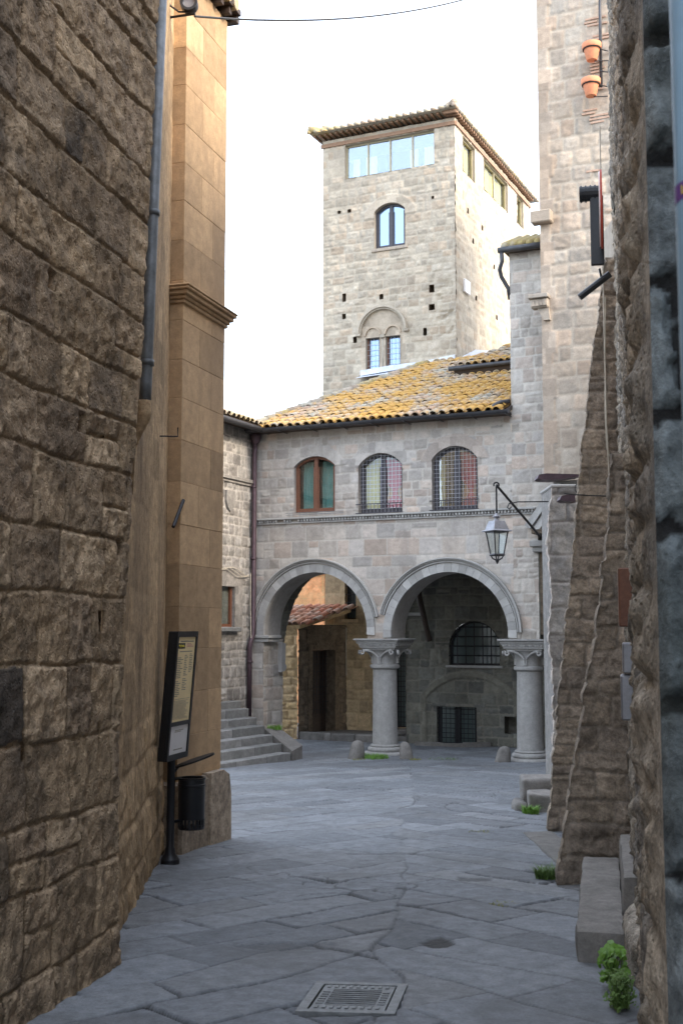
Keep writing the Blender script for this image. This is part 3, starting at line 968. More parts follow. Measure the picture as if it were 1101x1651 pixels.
# buttresses
def buttress(name, label, Y, prof, seed, depth_, mat='butt', fmat='flank', cat='buttress', xr=None, slant=.218, group='leaning buttresses of the right wall', lay=None, rel=None, bite=.5):
    """prof: left outline (x, z) from foot to top; right side runs into the wall."""
    xw = xr or .127 + .218 * Y
    T = thing(name, (prof[0][0] + .4, Y, prof[0][1]), label, cat, group)
    fr = Fr(A(0, Y, 0), A(1, 0, 0), A(0, -1, 0))
    # ragged outline, one bite per course
    rg = random.Random(seed)
    zz = [p[1] for p in prof]; xx = [p[0] for p in prof]
    out = []
    z = zz[0]
    while z < zz[-1]:
        hgt = rg.uniform(.12, .28)
        off = rg.uniform(-.03, .03) * bite
        for fz, fo in ((.02, .03 * bite), (.15, -.0), (.5, -.012 * bite), (.85, .004), (.98, .035 * bite)):
            zq = z + hgt * fz
            if zq > zz[-1]:
                break
            out.append((float(np.interp(zq, zz, xx)) + off + fo * .8 + rg.uniform(-.006, .006), zq))
        z += hgt
    out.append((xx[-1], zz[-1]))
    poly = out + [(xw + .1, zz[-1]), (xw + .1, zz[0] - .2), (xx[0], zz[0] - .2)]
    relief('face', fr, xx[0] - .1, xw + .1, zz[0] - .15, zz[-1], .016, M[mat], T,
           lay or dict(rowh=(.13, .27), colw=(.25, .65), joint=.014, bevel=.016, warp=.05, corner=.04, split=.1, wfreq=2),
           **(rel or dict(depth=.02, rough=.028, rfreq=9, tilt=.022, big=.03)), seed=seed, keep=poly)
    # sloping flank
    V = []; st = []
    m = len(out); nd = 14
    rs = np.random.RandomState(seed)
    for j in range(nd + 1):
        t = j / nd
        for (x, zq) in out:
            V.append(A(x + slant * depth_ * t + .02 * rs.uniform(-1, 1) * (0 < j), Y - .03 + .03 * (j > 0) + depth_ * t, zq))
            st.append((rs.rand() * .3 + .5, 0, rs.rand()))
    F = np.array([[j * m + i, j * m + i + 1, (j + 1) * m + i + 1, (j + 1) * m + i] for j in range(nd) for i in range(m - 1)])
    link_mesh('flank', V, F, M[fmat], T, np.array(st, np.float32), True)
    return T
buttress('stone_buttress', 'nearer leaning stone buttress with dark foot on the right', 10.07,
         [(1.73, -.36), (1.80, .05), (1.92, .75), (2.03, 1.3), (2.12, 1.85), (2.21, 2.55), (2.27, 3.18)], 401, .75)
buttress('stone_buttress', 'farther taller leaning buttress in brown stone, reaching up under the hanging sign', 13.36,
         [(2.23, -.48), (2.28, .15), (2.40, 1.25), (2.56, 2.65), (2.68, 3.75), (2.83, 4.85), (2.98, 5.9)], 402, .8)
# cables dropping down the far buttress
mb = MB()
mb.tube([A(2.93, 13.25, 7.4), A(2.92, 13.2, 5.2), A(2.90, 13.1, 4.0), A(2.95, 13.2, 3.0), A(2.98, 13.2, 2.6)], .008, 6)
mb.tube([A(2.94, 13.2, 5.4), A(2.90, 13.15, 4.1), A(2.92, 13.2, 3.7), A(3.02, 13.25, 3.45)], .007, 6)
o = mb.build('wall_cable', M['palecable'], None, origin=A(2.93, 13.2, 5)); tag(o, 'pale thin cables hanging down the farther buttress', 'cable', 'cables on the farther buttress')
mb = MB()
ys_ = 13.30
mb.tube([A(2.46, ys_, 1.25 + 1.95), A(2.72, ys_, 3.18), A(3.02, ys_, 3.17)], .007, 6)
o = mb.build('wall_cable', M['cable'], None, origin=A(2.7, ys_, 3.2)); tag(o, 'dark cable running level across the farther buttress', 'cable', 'cables on the farther buttress')

# pier of the outside stair
frPi = Fr(A(0, 17.0, 0), A(1, 0, 0), A(0, -1, 0))
PR = buttress('stone_pier', 'tall grey plastered pier with ragged stone edge between the buttress and the arcade', 17.0,
              [(2.92, -.62), (2.94, 1.2), (2.90, 1.6), (2.95, 2.2), (2.90, 2.9), (2.97, 3.72)], 431, .9, 'pier', 'facade', 'pier', 4.4, .15, None,
              dict(rowh=(.3, .5), colw=(.4, .9), joint=.012, bevel=.03, warp=.05, corner=.04), dict(depth=.012, rough=.02, tilt=.01, big=.02), .45)
mb = MB(); mb.box(frPi, 2.95, 4.4, 3.70, 3.75, -.9, .03, .5, .015); mb.build('coping', M['trim'], PR)
mb = MB(); mb.box(frPi, 2.97, 4.35, -.7, 3.70, -.88, -.06, .3); mb.build('core', M['pier'], PR)

# two flat iron wall trays with scrolls
for i, (x, y, z, lb) in enumerate(((2.62, 16.2, 3.74, 'upper brown flat iron tray with scroll bracket beside the buttress'), (2.86, 15.9, 3.42, 'lower brown flat iron tray with scroll bracket beside the buttress'))):
    T = thing('iron_tray', (x + .5, y, z), lb, 'wall bracket', 'flat iron trays on the right wall')
    fr = Fr(A(x, y, z), A(1, -.05, 0), A(0, -1, 0))
    mb = MB()
    L = .55 if i == 0 else .40
    mb.prism(fr, [(0, -.02), (.02, .03), (.12, .045), (L, .03), (L, .0), (.2, -.045), (.05, -.04)], -.14, .14)
    mb.build('tray', M['copper'], T)
    mb = MB()
    mb.tube([fr.p(L - .02, .015, 0), fr.p(1.1, -.02, 0)], .014, 6)
    mb.tube([fr.p(L - .1, .03, -.1), fr.p(1.1, .05, -.1)], .010, 6)
    pts = [fr.p(.62 + (.05 + .02 * k / 5) * math.cos(k * .7), -.14 + (.04 + .018 * k / 5) * math.sin(k * .7), 0) for k in range(18)]
    mb.tube(pts, .007, 5)
    mb.build('scroll', M['iron'], T)

# lantern
LT = thing('street_lantern', (2.08, 16.0, 3.35), 'grey four-sided street lantern hanging from an iron bracket arm', 'lantern')
lc = A(2.06, 16.0, 0)
LK = .725
def lz(z):
    return 3.24 + (z - 3.285) * LK
mb = MB()
arm0 = A(2.72, 16.55, 2.98); arm1 = A(2.06, 16.0, 3.62)
mb.tube([arm0, arm1], .017, 8)
mb.tube([A(2.80, 16.3, 3.43), A(2.36, 16.15, 3.41), A(2.24, 16.1, 3.38), A(2.215, 16.1, 3.33), A(2.245, 16.1, 3.31), A(2.27, 16.1, 3.34)], .009, 6)
pts = [A(2.06 + .035 * math.cos(a), 16.0, 3.62 + .035 * math.sin(a)) for a in np.linspace(-1.5, 3.6, 12)]
mb.tube(pts, .012, 6)
mb.build('bracket_arm', M['iron'], LT)
mb = MB(); mb.tube([lc + A(0, 0, 3.60), lc + A(0, 0, 3.23)], .012, 8); mb.build('hanging_rod', M['iron'], LT)
mb = MB()
rot_ = math.radians(25)
mb.lathe(lc, [(r * LK, lz(z)) for r, z in [(.02, 3.285), (.035, 3.27), (.045, 3.25), (.075, 3.235), (.078, 3.22), (.045, 3.205), (.04, 3.19), (.05, 3.165), (.085, 3.14)]], 18)
def sqr(z, hw):
    z = lz(z); hw = hw * LK
    return [lc + A(hw * (math.cos(rot_) * a - math.sin(rot_) * b), hw * (math.sin(rot_) * a + math.cos(rot_) * b), z) for a, b in ((-1, -1), (1, -1), (1, 1), (-1, 1))]
def loft(mb, secs):
    V = [p for s_ in secs for p in s_]
    F = [[i * 4 + k, i * 4 + (k + 1) % 4, i * 4 + 4 + (k + 1) % 4, i * 4 + 4 + k] for i in range(len(secs) - 1) for k in range(4)]
    F += [[0, 1, 2, 3], [len(V) - 1, len(V) - 2, len(V) - 3, len(V) - 4]]
    mb.add(V, F)
loft(mb, [sqr(2.948, .195), sqr(2.960, .205), sqr(2.968, .20), sqr(2.985, .16), sqr(3.11, .118), sqr(3.145, .105), sqr(3.15, .06)])
mb.build('cap', M['tin'], LT)
mb = MB()
for a, b in ((0, 0), (1, 1), (2, 2), (3, 3)):
    t = sqr(2.955, .145)[a]; bt = sqr(2.52, .085)[a]
    mb.tube([t, bt], .010, 6)
    mb.tube([bt, bt * .7 + (lc + A(0, 0, lz(2.45))) * .3 + A(0, 0, -.03), lc + A(0, 0, lz(2.42))], .010, 6)
for a in range(4):
    mb.tube([sqr(2.525, .09)[a], sqr(2.525, .09)[(a + 1) % 4]], .017, 6)
    mb.tube([sqr(2.95, .15)[a], sqr(2.95, .15)[(a + 1) % 4]], .012, 6)
mb.lathe(lc, [(.008, lz(2.36)), (.022, lz(2.40)), (.026, lz(2.42)), (.01, lz(2.45))], 10)
cg = mb.build('cage', M['gutter'], LT)
mb = MB()
t4 = sqr(2.94, .138); b4 = sqr(2.53, .08)
for a in range(4):
    mb.add([b4[a], b4[(a + 1) % 4], t4[(a + 1) % 4], t4[a]], [[0, 1, 2, 3]])
mb.build('panes', M['lamp_pane'], LT)

# loose blocks and steps on the right
def rock(name, fr, u0, u1, v0, v1, h0, h1, mat, label, cat, seed, bev=.03, group=None, amp=.012, res=.05):
    """A worn block: a finely divided box whose faces are worn uneven."""
    nu, nv, nh = [max(2, int((b - a) / res)) for a, b in ((u0, u1), (v0, v1), (h0, h1))]
    V = []; F = []; idx = {}
    def vid(i, j, k):
        if (i, j, k) not in idx:
            idx[(i, j, k)] = len(V)
            q = A(u0 + (u1 - u0) * i / nu, v0 + (v1 - v0) * j / nv, h0 + (h1 - h0) * k / nh)
            c = A((u0 + u1) / 2, (v0 + v1) / 2, (h0 + h1) / 2); d = A(u1 - u0, v1 - v0, h1 - h0) / 2 - bev
            r = q - c; cl = np.clip(r, -d, d); e = r - cl
            L = np.linalg.norm(e)
            if L > 1e-6:
                r = cl + e / L * bev
            V.append(r + c)
        return idx[(i, j, k)]
    for k in (0, nh):
        for i in range(nu):
            for j in range(nv):
                F.append([vid(i, j, k), vid(i + 1, j, k), vid(i + 1, j + 1, k), vid(i, j + 1, k)][::(1 if k else -1)])
    for j in (0, nv):
        for i in range(nu):
            for k in range(nh):
                F.append([vid(i, j, k), vid(i, j, k + 1), vid(i + 1, j, k + 1), vid(i + 1, j, k)][::(1 if j else -1)])
    for i in (0, nu):
        for j in range(nv):
            for k in range(nh):
                F.append([vid(i, j, k), vid(i, j + 1, k), vid(i, j + 1, k + 1), vid(i, j, k + 1)][::(1 if i else -1)])
    P = np.array(V)
    P[:, 0] += amp * fbm(P[:, 1] * 6 + seed, P[:, 2] * 6, seed, 3)
    P[:, 1] += amp * fbm(P[:, 0] * 6, P[:, 2] * 6 + seed, seed + 1, 3)
    P[:, 2] += amp * fbm(P[:, 0] * 6 + 9, P[:, 1] * 6 + seed, seed + 2, 3)
    Wd = fr.o + P[:, :1] * fr.eu + P[:, 1:2] * fr.up + P[:, 2:] * fr.en
    rs = np.random.RandomState(seed); t = rs.rand()
    st = np.tile([t, 0, rs.rand()], (len(Wd), 1)).astype(np.float32)
    o = link_mesh(name, Wd, np.array(F), mat, None, st, True, origin=fr.p((u0 + u1) / 2, v0, (h0 + h1) / 2))
    o.data.set_sharp_from_angle(angle=math.radians(50))
    return tag(o, label, cat, group)
g0 = 'loose stone blocks by the right wall'
rock('stone_block', frR, 7.45, 9.9, -.42, -.07, .06, .34, M['block'], 'long worn grey stone bench block lying at the foot of the right wall', 'stone block', 3, .02, g0, .014, .03)
rock('stone_block', frR, 8.05, 9.7, -.42, .14, -.08, .058, M['block'], 'upright pale stone slab standing behind the long bench block', 'stone block', 4, .02, g0)
rock('stone_block', frR, 6.95, 7.9, -.40, .02, -.12, .055, M['near_right'], 'rounded dark boulder against the wall at the near end of the bench', 'stone block', 5, .10, g0, .04)
fS = Fr(A(0, 15.4, 0), A(1, -.1, 0), A(-.1, -1, 0))
rock('stone_step', fS, 2.32, 2.95, -.62, -.32, -.55, .0, M['block'], 'lowest rectangular worn step stone beside the buttress foot', 'step', 6, .03, 'worn step stones by the grey pier', .02, .03)
rock('stone_step', fS, 2.26, 3.1, -.62, -.20, -1.2, -.56, M['block'], 'second wide worn step stone behind the lowest one', 'step', 7, .04, 'worn step stones by the grey pier', .02, .03)
rock('stone_step', fS, 2.70, 3.2, -.62, .02, -1.9, -1.25, M['block'], 'topmost small step stone against the grey pier', 'step', 8, .04, 'worn step stones by the grey pier', .02, .03)
rock('stone_step', fS, 2.14, 2.315, -.62, -.45, -.65, -.1, M['block'], 'low broken lump of stone left of the step stones', 'stone block', 9, .06, 'worn step stones by the grey pier', .03, .03)
mb = MB(); fk = Fr(A(0, 11.6, 0), A(1, 0, 0), A(0, -1, .035))
rock('stone_block', fk, 1.93, 2.25, -.55, -.385, -1.6, .5, M['block'], 'narrow pale kerb stone on the ground between the two buttresses', 'kerb stone', 10, .02, g0)

# drain cover
DR = thing('drain_grate', (.06, 6.55, gz(6.55)), 'square cast iron drain cover with slots in the street paving', 'drain cover')
dax = A(.46, -.03, -.004); day = A(.09, .55, -.035 * .55)
frD = Fr(A(-.21, 6.30, float(gz(6.30)) + .004), dax, None, day)
if frD.en[2] < 0:
    frD.en = -frD.en
Wd_, Hd_ = .46, .56
mb = MB()
mb.ring(frD, [(-.02, -.02), (-.02, Hd_ + .02), (Wd_ + .02, Hd_ + .02), (Wd_ + .02, -.02)], [(.03, .03), (.03, Hd_ - .03), (Wd_ - .03, Hd_ - .03), (Wd_ - .03, .03)], -.05, .012)
mb.build('frame', M['castiron'], DR)
mb = MB()
mb.ring(frD, [(.04, .04), (.04, Hd_ - .04), (Wd_ - .04, Hd_ - .04), (Wd_ - .04, .04)], [(.10, .12), (.10, Hd_ - .12), (Wd_ - .10, Hd_ - .12), (Wd_ - .10, .12)], -.04, .008)
for k in range(8):
    v = .135 + k * .04
    mb.box(frD, .10, Wd_ - .10, v, v + .015, .0042, .007)
for k in range(9):
    mb.box(frD, .06 + k * .039, .078 + k * .039, .055, .10, .008, .014); mb.box(frD, .06 + k * .039, .078 + k * .039, Hd_ - .10, Hd_ - .055, .008, .014)
for k in range(6):
    mb.box(frD, .055, .09, .14 + k * .045, .16 + k * .045, .008, .013); mb.box(frD, Wd_ - .09, Wd_ - .055, .14 + k * .045, .16 + k * .045, .008, .013)
mb.build('grid', M['castiron'], DR)
mb = MB(); mb.box(frD, -.0, Wd_, 0, Hd_, -.10, -.075); mb.build('pit', M['black'], DR)

# plants
def tuft(pos, n, r, hgt, label, mat=None, seed=0, group='grass tufts growing in the paving'):
    n = int(n * 2); hgt *= .8
    rg = random.Random(seed)
    V = []; F = []; C = []
    for i in range(n):
        a = rg.uniform(0, 6.28); d = r * math.sqrt(rg.random())
        b = A(pos[0] + d * math.cos(a), pos[1] + d * math.sin(a), pos[2])
        L = hgt * rg.uniform(.5, 1.1); w_ = rg.uniform(.002, .0055); dr = rg.uniform(0, 6.28)
        ln = A(math.cos(dr), math.sin(dr), 0) * L * rg.uniform(.3, 1.3); sd = A(-math.sin(dr), math.cos(dr), 0) * w_
        k = len(V)
        V += [b - sd, b + sd, b + ln * .4 + A(0, 0, L * .6) + sd * .8, b + ln * .4 + A(0, 0, L * .6) - sd * .8, b + ln + A(0, 0, L * .85)]
        F += [[k, k + 1, k + 2, k + 3], [k + 3, k + 2, k + 4]]
    o = link_mesh('grass_tuft', V, F, mat or M['grass'], None, None, False, origin=pos)
    return tag(o, label, 'grass', group)
def gp(x, y, dz=-.01):
    return (x, y, float(gz(y)) + dz)
tuft(gp(1.72, 10.35), 160, .10, .16, 'grass tuft at the foot of the nearer buttress', None, 1)
tuft(gp(2.30, 15.0), 130, .10, .16, 'bright grass tuft between the step stones and the farther buttress', M['leaf'], 2)
tuft(gp(2.02, 11.2), 60, .06, .08, 'tiny grass sprig beside the narrow kerb stone', None, 3)
tuft(gp(.62, 24.45), 320, .32, .14, 'wide grass clump growing round the foot of the middle column', M['leaf'], 4)
tuft(gp(.33, 24.1), 60, .15, .06, 'thin grass beside the left stone bollard', M['straw'], 5)
tuft(gp(1.45, 24.1), 60, .12, .06, 'thin grass beside the bollard right of the middle column', M['straw'], 6)
tuft(gp(2.0, 24.2), 90, .3, .05, 'sparse flat grass on the paving between the two columns', M['grass'], 7)
tuft(gp(-1.7, 28.2), 60, .12, .06, 'small grass patch by the kerb under the left arch', M['straw'], 8)
tuft(gp(1.20, 9.2), 50, .10, .03, 'faint dry grass in a paving joint near the bench block', M['straw'], 9)
tuft(gp(1.5, 13.3), 50, .14, .03, 'faint grass in the paving before the farther buttress', M['straw'], 10)
PLT = thing('leafy_weed', gp(1.42, 6.35), 'bright green leafy weed growing at the foot of the right wall', 'plant')
def leafy(center, n, rad, hgt, size, seed, name, mat, parent):
    rg = random.Random(seed); V = []; F = []; sm = MB()
    for i in range(n):
        a = rg.uniform(0, 6.28); d = rad * math.sqrt(rg.random()); z = hgt * rg.random() ** .8
        c = A(center[0] + d * math.cos(a) * (1 - .3 * z / hgt), center[1] + d * math.sin(a), center[2] + z)
        nn = A(rg.gauss(0, .6) - .35, rg.gauss(0, .6) - .5, 1); nn /= np.linalg.norm(nn)
        t = np.cross(nn, A(rg.gauss(0, 1), rg.gauss(0, 1), .2)); t /= np.linalg.norm(t); b = np.cross(nn, t)
        s_ = size * rg.uniform(.5, 1.1); k = len(V)
        out = [(-1, 0), (-.55, .62), (-.1, .5), (.15, .75), (.45, .35), (1, 0), (.45, -.35), (.15, -.75), (-.1, -.5), (-.55, -.62)]
        V += [c + s_ * (x * t + y * b) + nn * (-.25 * s_ * (x * x)) for x, y in out]; V.append(c + nn * s_ * .08)
        F += [[k + 10, k + j, k + (j + 1) % 10] for j in range(10)]
        if i % 3 == 0:
            sm.tube([A(center[0], center[1], center[2]) + A(rg.uniform(-.04, .04), rg.uniform(-.04, .04), 0), c], .003, 4)
    sm.build('stems', M['grass'], parent)
    return link_mesh(name, V, F, mat, parent)
leafy((1.42, 6.38, float(gz(6.38)) + .01), 240, .09, .17, .014, 11, 'small_leaves', M['grass'], PLT)
leafy((1.47, 6.75, float(gz(6.7)) + .03), 80, .09, .19, .034, 12, 'broad_leaves', M['leaf'], PLT)

# ------------------------------------------------------------------ arcade building
AB = thing('arcade_building', O + A(0, 0, -.84), 'grey stone arcade building with two round arches and three arched windows', 'building')
C1s, C2s = .125, 3.2
a1, r1 = (-1.31, 1.70), 1.21
a2, r2 = (1.667, 1.62), 1.24
def arc(c, r, a0, a1_, n=40):
    return [(c[0] + r * math.cos(a0 + (a1_ - a0) * k / n), c[1] + r * math.sin(a0 + (a1_ - a0) * k / n)) for k in range(n + 1)]
open_edge = [(-2.52, -1.0), (-2.52, 1.52)] + arc(a1, r1, math.pi, 0) + [(-.10, 1.52), (.427, 1.52)] + arc(a2, r2, math.pi, 0) + [(2.907, 1.52), (3.52, 1.52)]
big_open = open_edge + [(3.9, 1.52), (3.9, -1.2), (-2.52, -1.2)]
WIN = [(-1.80, -.84, 4.18, 5.17, 5.38), (-.30, .685, 4.12, 5.10, 5.355), (1.335, 2.305, 4.10, 5.14, 5.40)]
wpol = [archpoly(*w_) for w_ in WIN]
def facade_flat(u, v):
    # dressed blocks low, rougher rubble between and above the windows; smooth relieving arches over them
    k = .25 * sstep(4.0, 3.9, v)
    return k
def facade_post(u, v, h, mask, tone, t2):
    for (u0, u1, v0, vs, vt), tn in zip(WIN, (.45, .5, .72)):
        o_ = poly_sdf(u, v, archpoly(u0 - .24, u1 + .24, vs - .02, vs, vt + .25))
        m = sstep(.015, -.01, o_)
        an = np.arctan2(v - (vs - .6), u - (u0 + u1) / 2)
        jt = 1 - sstep(.004, .012, np.abs((an * 3.0) % 1 - .5) / 3 * 1.2)
        h = h * (1 - m) + m * (.022 + .003 * fbm(u * 6, v * 6, 3, 3)); mask = mask * (1 - m) * 1.0 + m * .3 * jt
        tone = tone * (1 - m) + m * tn
    # stone jambs pinker to the right, bluish grey towards the left
    tone = np.clip(tone * .8 + .12 * (u + 1) / 4, 0, 1)
    return h, mask, tone, t2
rough_zone = lambda u, v: np.zeros_like(u)
relief('front_wall', FAC, -2.80, 3.02, -1.0, 4.02, .02, M['facade'], AB,
       dict(rowh=(.22, .36), colw=(.24, .55), joint=.010, bevel=.014, warp=.012, corner=.015, split=.05, wfreq=1.5),
       depth=.008, rough=.006, rfreq=8, tilt=.004, big=.010, seed=503, holes=[big_open], post=facade_post)
relief('storey_wall', FAC, -2.80, 3.02, 4.0, 6.02, .02, M['facade'], AB,
       dict(rowh=(.13, .24), colw=(.14, .36), joint=.018, bevel=.022, warp=.02, corner=.03, split=.1, wfreq=2),
       depth=.009, rough=.012, rfreq=9, tilt=.005, big=.012, seed=507, holes=wpol, post=facade_post)
def side_keep():
    return [(3.0, 1.4), (3.52, 1.4), (3.52, 3.72), (3.85, 4.35), (3.85, 9.3), (3.0, 9.3)]
relief('side_bay_wall', FAC, 3.02, 3.85, 1.5, 9.22, .02, M['facade'], AB,
       dict(rowh=(.17, .30), colw=(.16, .42), joint=.018, bevel=.022, warp=.02, corner=.03, split=.1, wfreq=2),
       depth=.010, rough=.012, rfreq=9, tilt=.006, big=.012, seed=509, keep=side_keep(), holes=[big_open])
# reveals and intrados
mb = MB()
mb.strip(FAC, open_edge[1:], .004, -.76, nh=8)
mb.strip(FAC, [(3.52, 1.52), (3.52, 3.75)], .0, -.76)
smooth_angle(mb.build('reveal', M['facade'], AB), 40)
for w_, wp in zip(WIN, wpol):
    mb = MB()
    mb.strip(FAC, wp, .012, -.22, closed=True)
    smooth_angle(mb.build('window_reveal', M['facade'], AB), 40)
PRV = Fr(O - 2.53 * R, N, R)
relief('pier_reveal', PRV, -.385, .50, -1.0, 1.50, .02, M['facade'], AB,
       dict(rowh=(.2, .32), colw=(.2, .45), joint=.012, bevel=.02, warp=.02, corner=.02), depth=.01, rough=.01, tilt=.006, big=.01, seed=541)
# voussoir rings and hood mouldings
def voussoirs(c, r0, r1_, a0, a1_, n, h0, h1, rg, gap=.004):
    mb_ = MB()
    for k in range(n):
        b0 = a0 + (a1_ - a0) * k / n; b1 = a0 + (a1_ - a0) * (k + 1) / n
        g_ = gap / r0 / 2
        s_ = 1 if a1_ > a0 else -1
        b0 += s_ * g_; b1 -= s_ * g_
        pts_o = [(c[0] + r1_ * math.cos(t), c[1] + r1_ * math.sin(t)) for t in (b0, (b0 + b1) / 2, b1)]
        pts_i = [(c[0] + r0 * math.cos(t), c[1] + r0 * math.sin(t)) for t in (b0, (b0 + b1) / 2, b1)]
        mb_.ring(FAC, pts_o, pts_i, h0, h1 + rg.uniform(-.002, .002), rg.random(), closed=False)
    return mb_
rg = random.Random(12)
for (c, r, lo, hi) in ((a1, r1, math.pi + .12, -.08), (a2, r2, math.pi + .06, -.06)):
    vm = voussoirs(c, r - .004, r + .17, lo, hi, 27, -.05, .038, rg)
    av = vm.build('arch_ring', M['trim'], AB)
    mb = MB()
    lim = math.acos(min(1, 1.485 / (r + .30)))
    e0_, e1_ = (math.pi - .02, lim) if c is a1 else (math.pi - lim, .02)
    for (ra, rb, hh) in ((.188, .212, .06), (.212, .235, .03), (.235, .262, .075), (.262, .285, .11)):
        mb.ring(FAC, arc(c, r + rb, e0_, e1_, 56), arc(c, r + ra, e0_, e1_, 56), -.02, hh, .35 + ra, closed=False)
    smooth_angle(mb.build('hood_moulding', M['trim'], av), 40)
# columns: base, shaft, capital
def column(s, zb=-.84):
    c = O + s * R
    root = MB()
    sh = [(.275, .17), (.262, .22), (.258, .6), (.252, 1.2), (.246, 1.70), (.25, 1.73)]
    root.lathe(c + A(0, 0, zb), sh, 36)
    shaft = root.build('column', M['column'], AB, True)
    b = MB()
    b.lathe(c + A(0, 0, zb), [(.43, -.1), (.44, .02), (.42, .05), (.40, .055), (.345, .06), (.365, .085), (.365, .12), (.34, .15), (.30, .155), (.315, .175), (.30, .20), (.26, .205)], 36)
    smooth_angle(b.build('column_base', M['column'], shaft), 50)
    k = MB()
    # bell, neck ring
    k.lathe(c + A(0, 0, zb), [(.25, 1.73), (.30, 1.76), (.31, 1.79), (.30, 1.82), (.262, 1.835), (.262, 1.95), (.275, 2.05), (.31, 2.12), (.36, 2.16)], 36)
    fr = Fr(c + A(0, 0, zb), R, -N)
    for (h0, h1, hw) in ((2.13, 2.17, .36), (2.17, 2.215, .405), (2.215, 2.25, .42), (2.25, 2.27, .445), (2.27, 2.32, .46), (2.32, 2.36, .50)):
        k.box(fr, -hw, hw, h0, h1, -hw, hw, .4, .008)
    # small dentils
    for sg in range(4):
        ax = (R, N, -R, -N)[sg]; tx = (N, -R, -N, R)[sg]
        f2 = Fr(c + A(0, 0, zb) + ax * .42, tx, ax)
        for q in range(14):
            k.box(f2, -.40 + q * .058, -.37 + q * .058, 2.218, 2.247, 0, .018, .6)
        # leaf shaped lunettes curling to the corners
        for side in (-1, 1):
            f3 = Fr(c + A(0, 0, zb) + ax * .30, tx, ax)
            pts = []
            for t in np.linspace(0, 1, 9):
                an = math.pi * .5 + side * 0 + 0
                x = side * (.02 + .30 * t); y = 1.97 + .15 * math.sin(t * math.pi * .62) ** .8
                pts.append(f3.p(x, y, .0 + .11 * t * t))
            k.tube(pts, [.012, .016, .02, .022, .024, .026, .028, .028, .026], 8, .6)
            cc = pts[-1]
            cur = [cc + tx * side * (.035 * math.cos(a) - .0) + ax * .02 + A(0, 0, -.03 + .035 * math.sin(a)) for a in np.linspace(1.2, -4.2, 12)]
            k.tube(cur, .02, 8, .6)
            k.prism(f3, [(side * .005, 1.85), (side * .02, 1.98), (side * .035, 2.0), (side * .03, 1.85)][::side], -.06, .0, .6)
    smooth_angle(k.build('capital', M['column'], shaft), 40)
column(C1s); column(C2s)
# string course with small dentil beads
mb = MB()
mb.box(FAC, -2.80, 3.50, 4.045, 4.085, -.02, .085, .4, .008)
mb.box(FAC, -2.80, 3.50, 3.955, 3.985, -.02, .04, .3, .006)
i = 0
u = -2.78
rg = random.Random(4)
while u < 3.46:
    if not (-2.3 < u < -1.7 and rg.random() < .5):
        mb.box(FAC, u, u + .045, 3.985, 4.045, -.01, .065 + rg.uniform(-.008, .004), rg.random(), .012)
    u += .068
mb.build('string_course', M['trim'], AB)
# impost and corbel of the end pier
mb = MB()
mb.box(FAC, -2.95, -2.36, 1.52, 1.58, -.5, .06, .5, .008); mb.box(FAC, -2.92, -2.40, 1.44, 1.52, -.5, .03, .4, .01)
mb.prism(PRV, [(.28, 1.44), (.46, 1.40), (.46, 1.1), (.44, .95), (.50, .93), (.50, .85), (.42, .80), (.28, .78)], -.05, .10, .4)
mb.build('impost', M['trim'], AB)
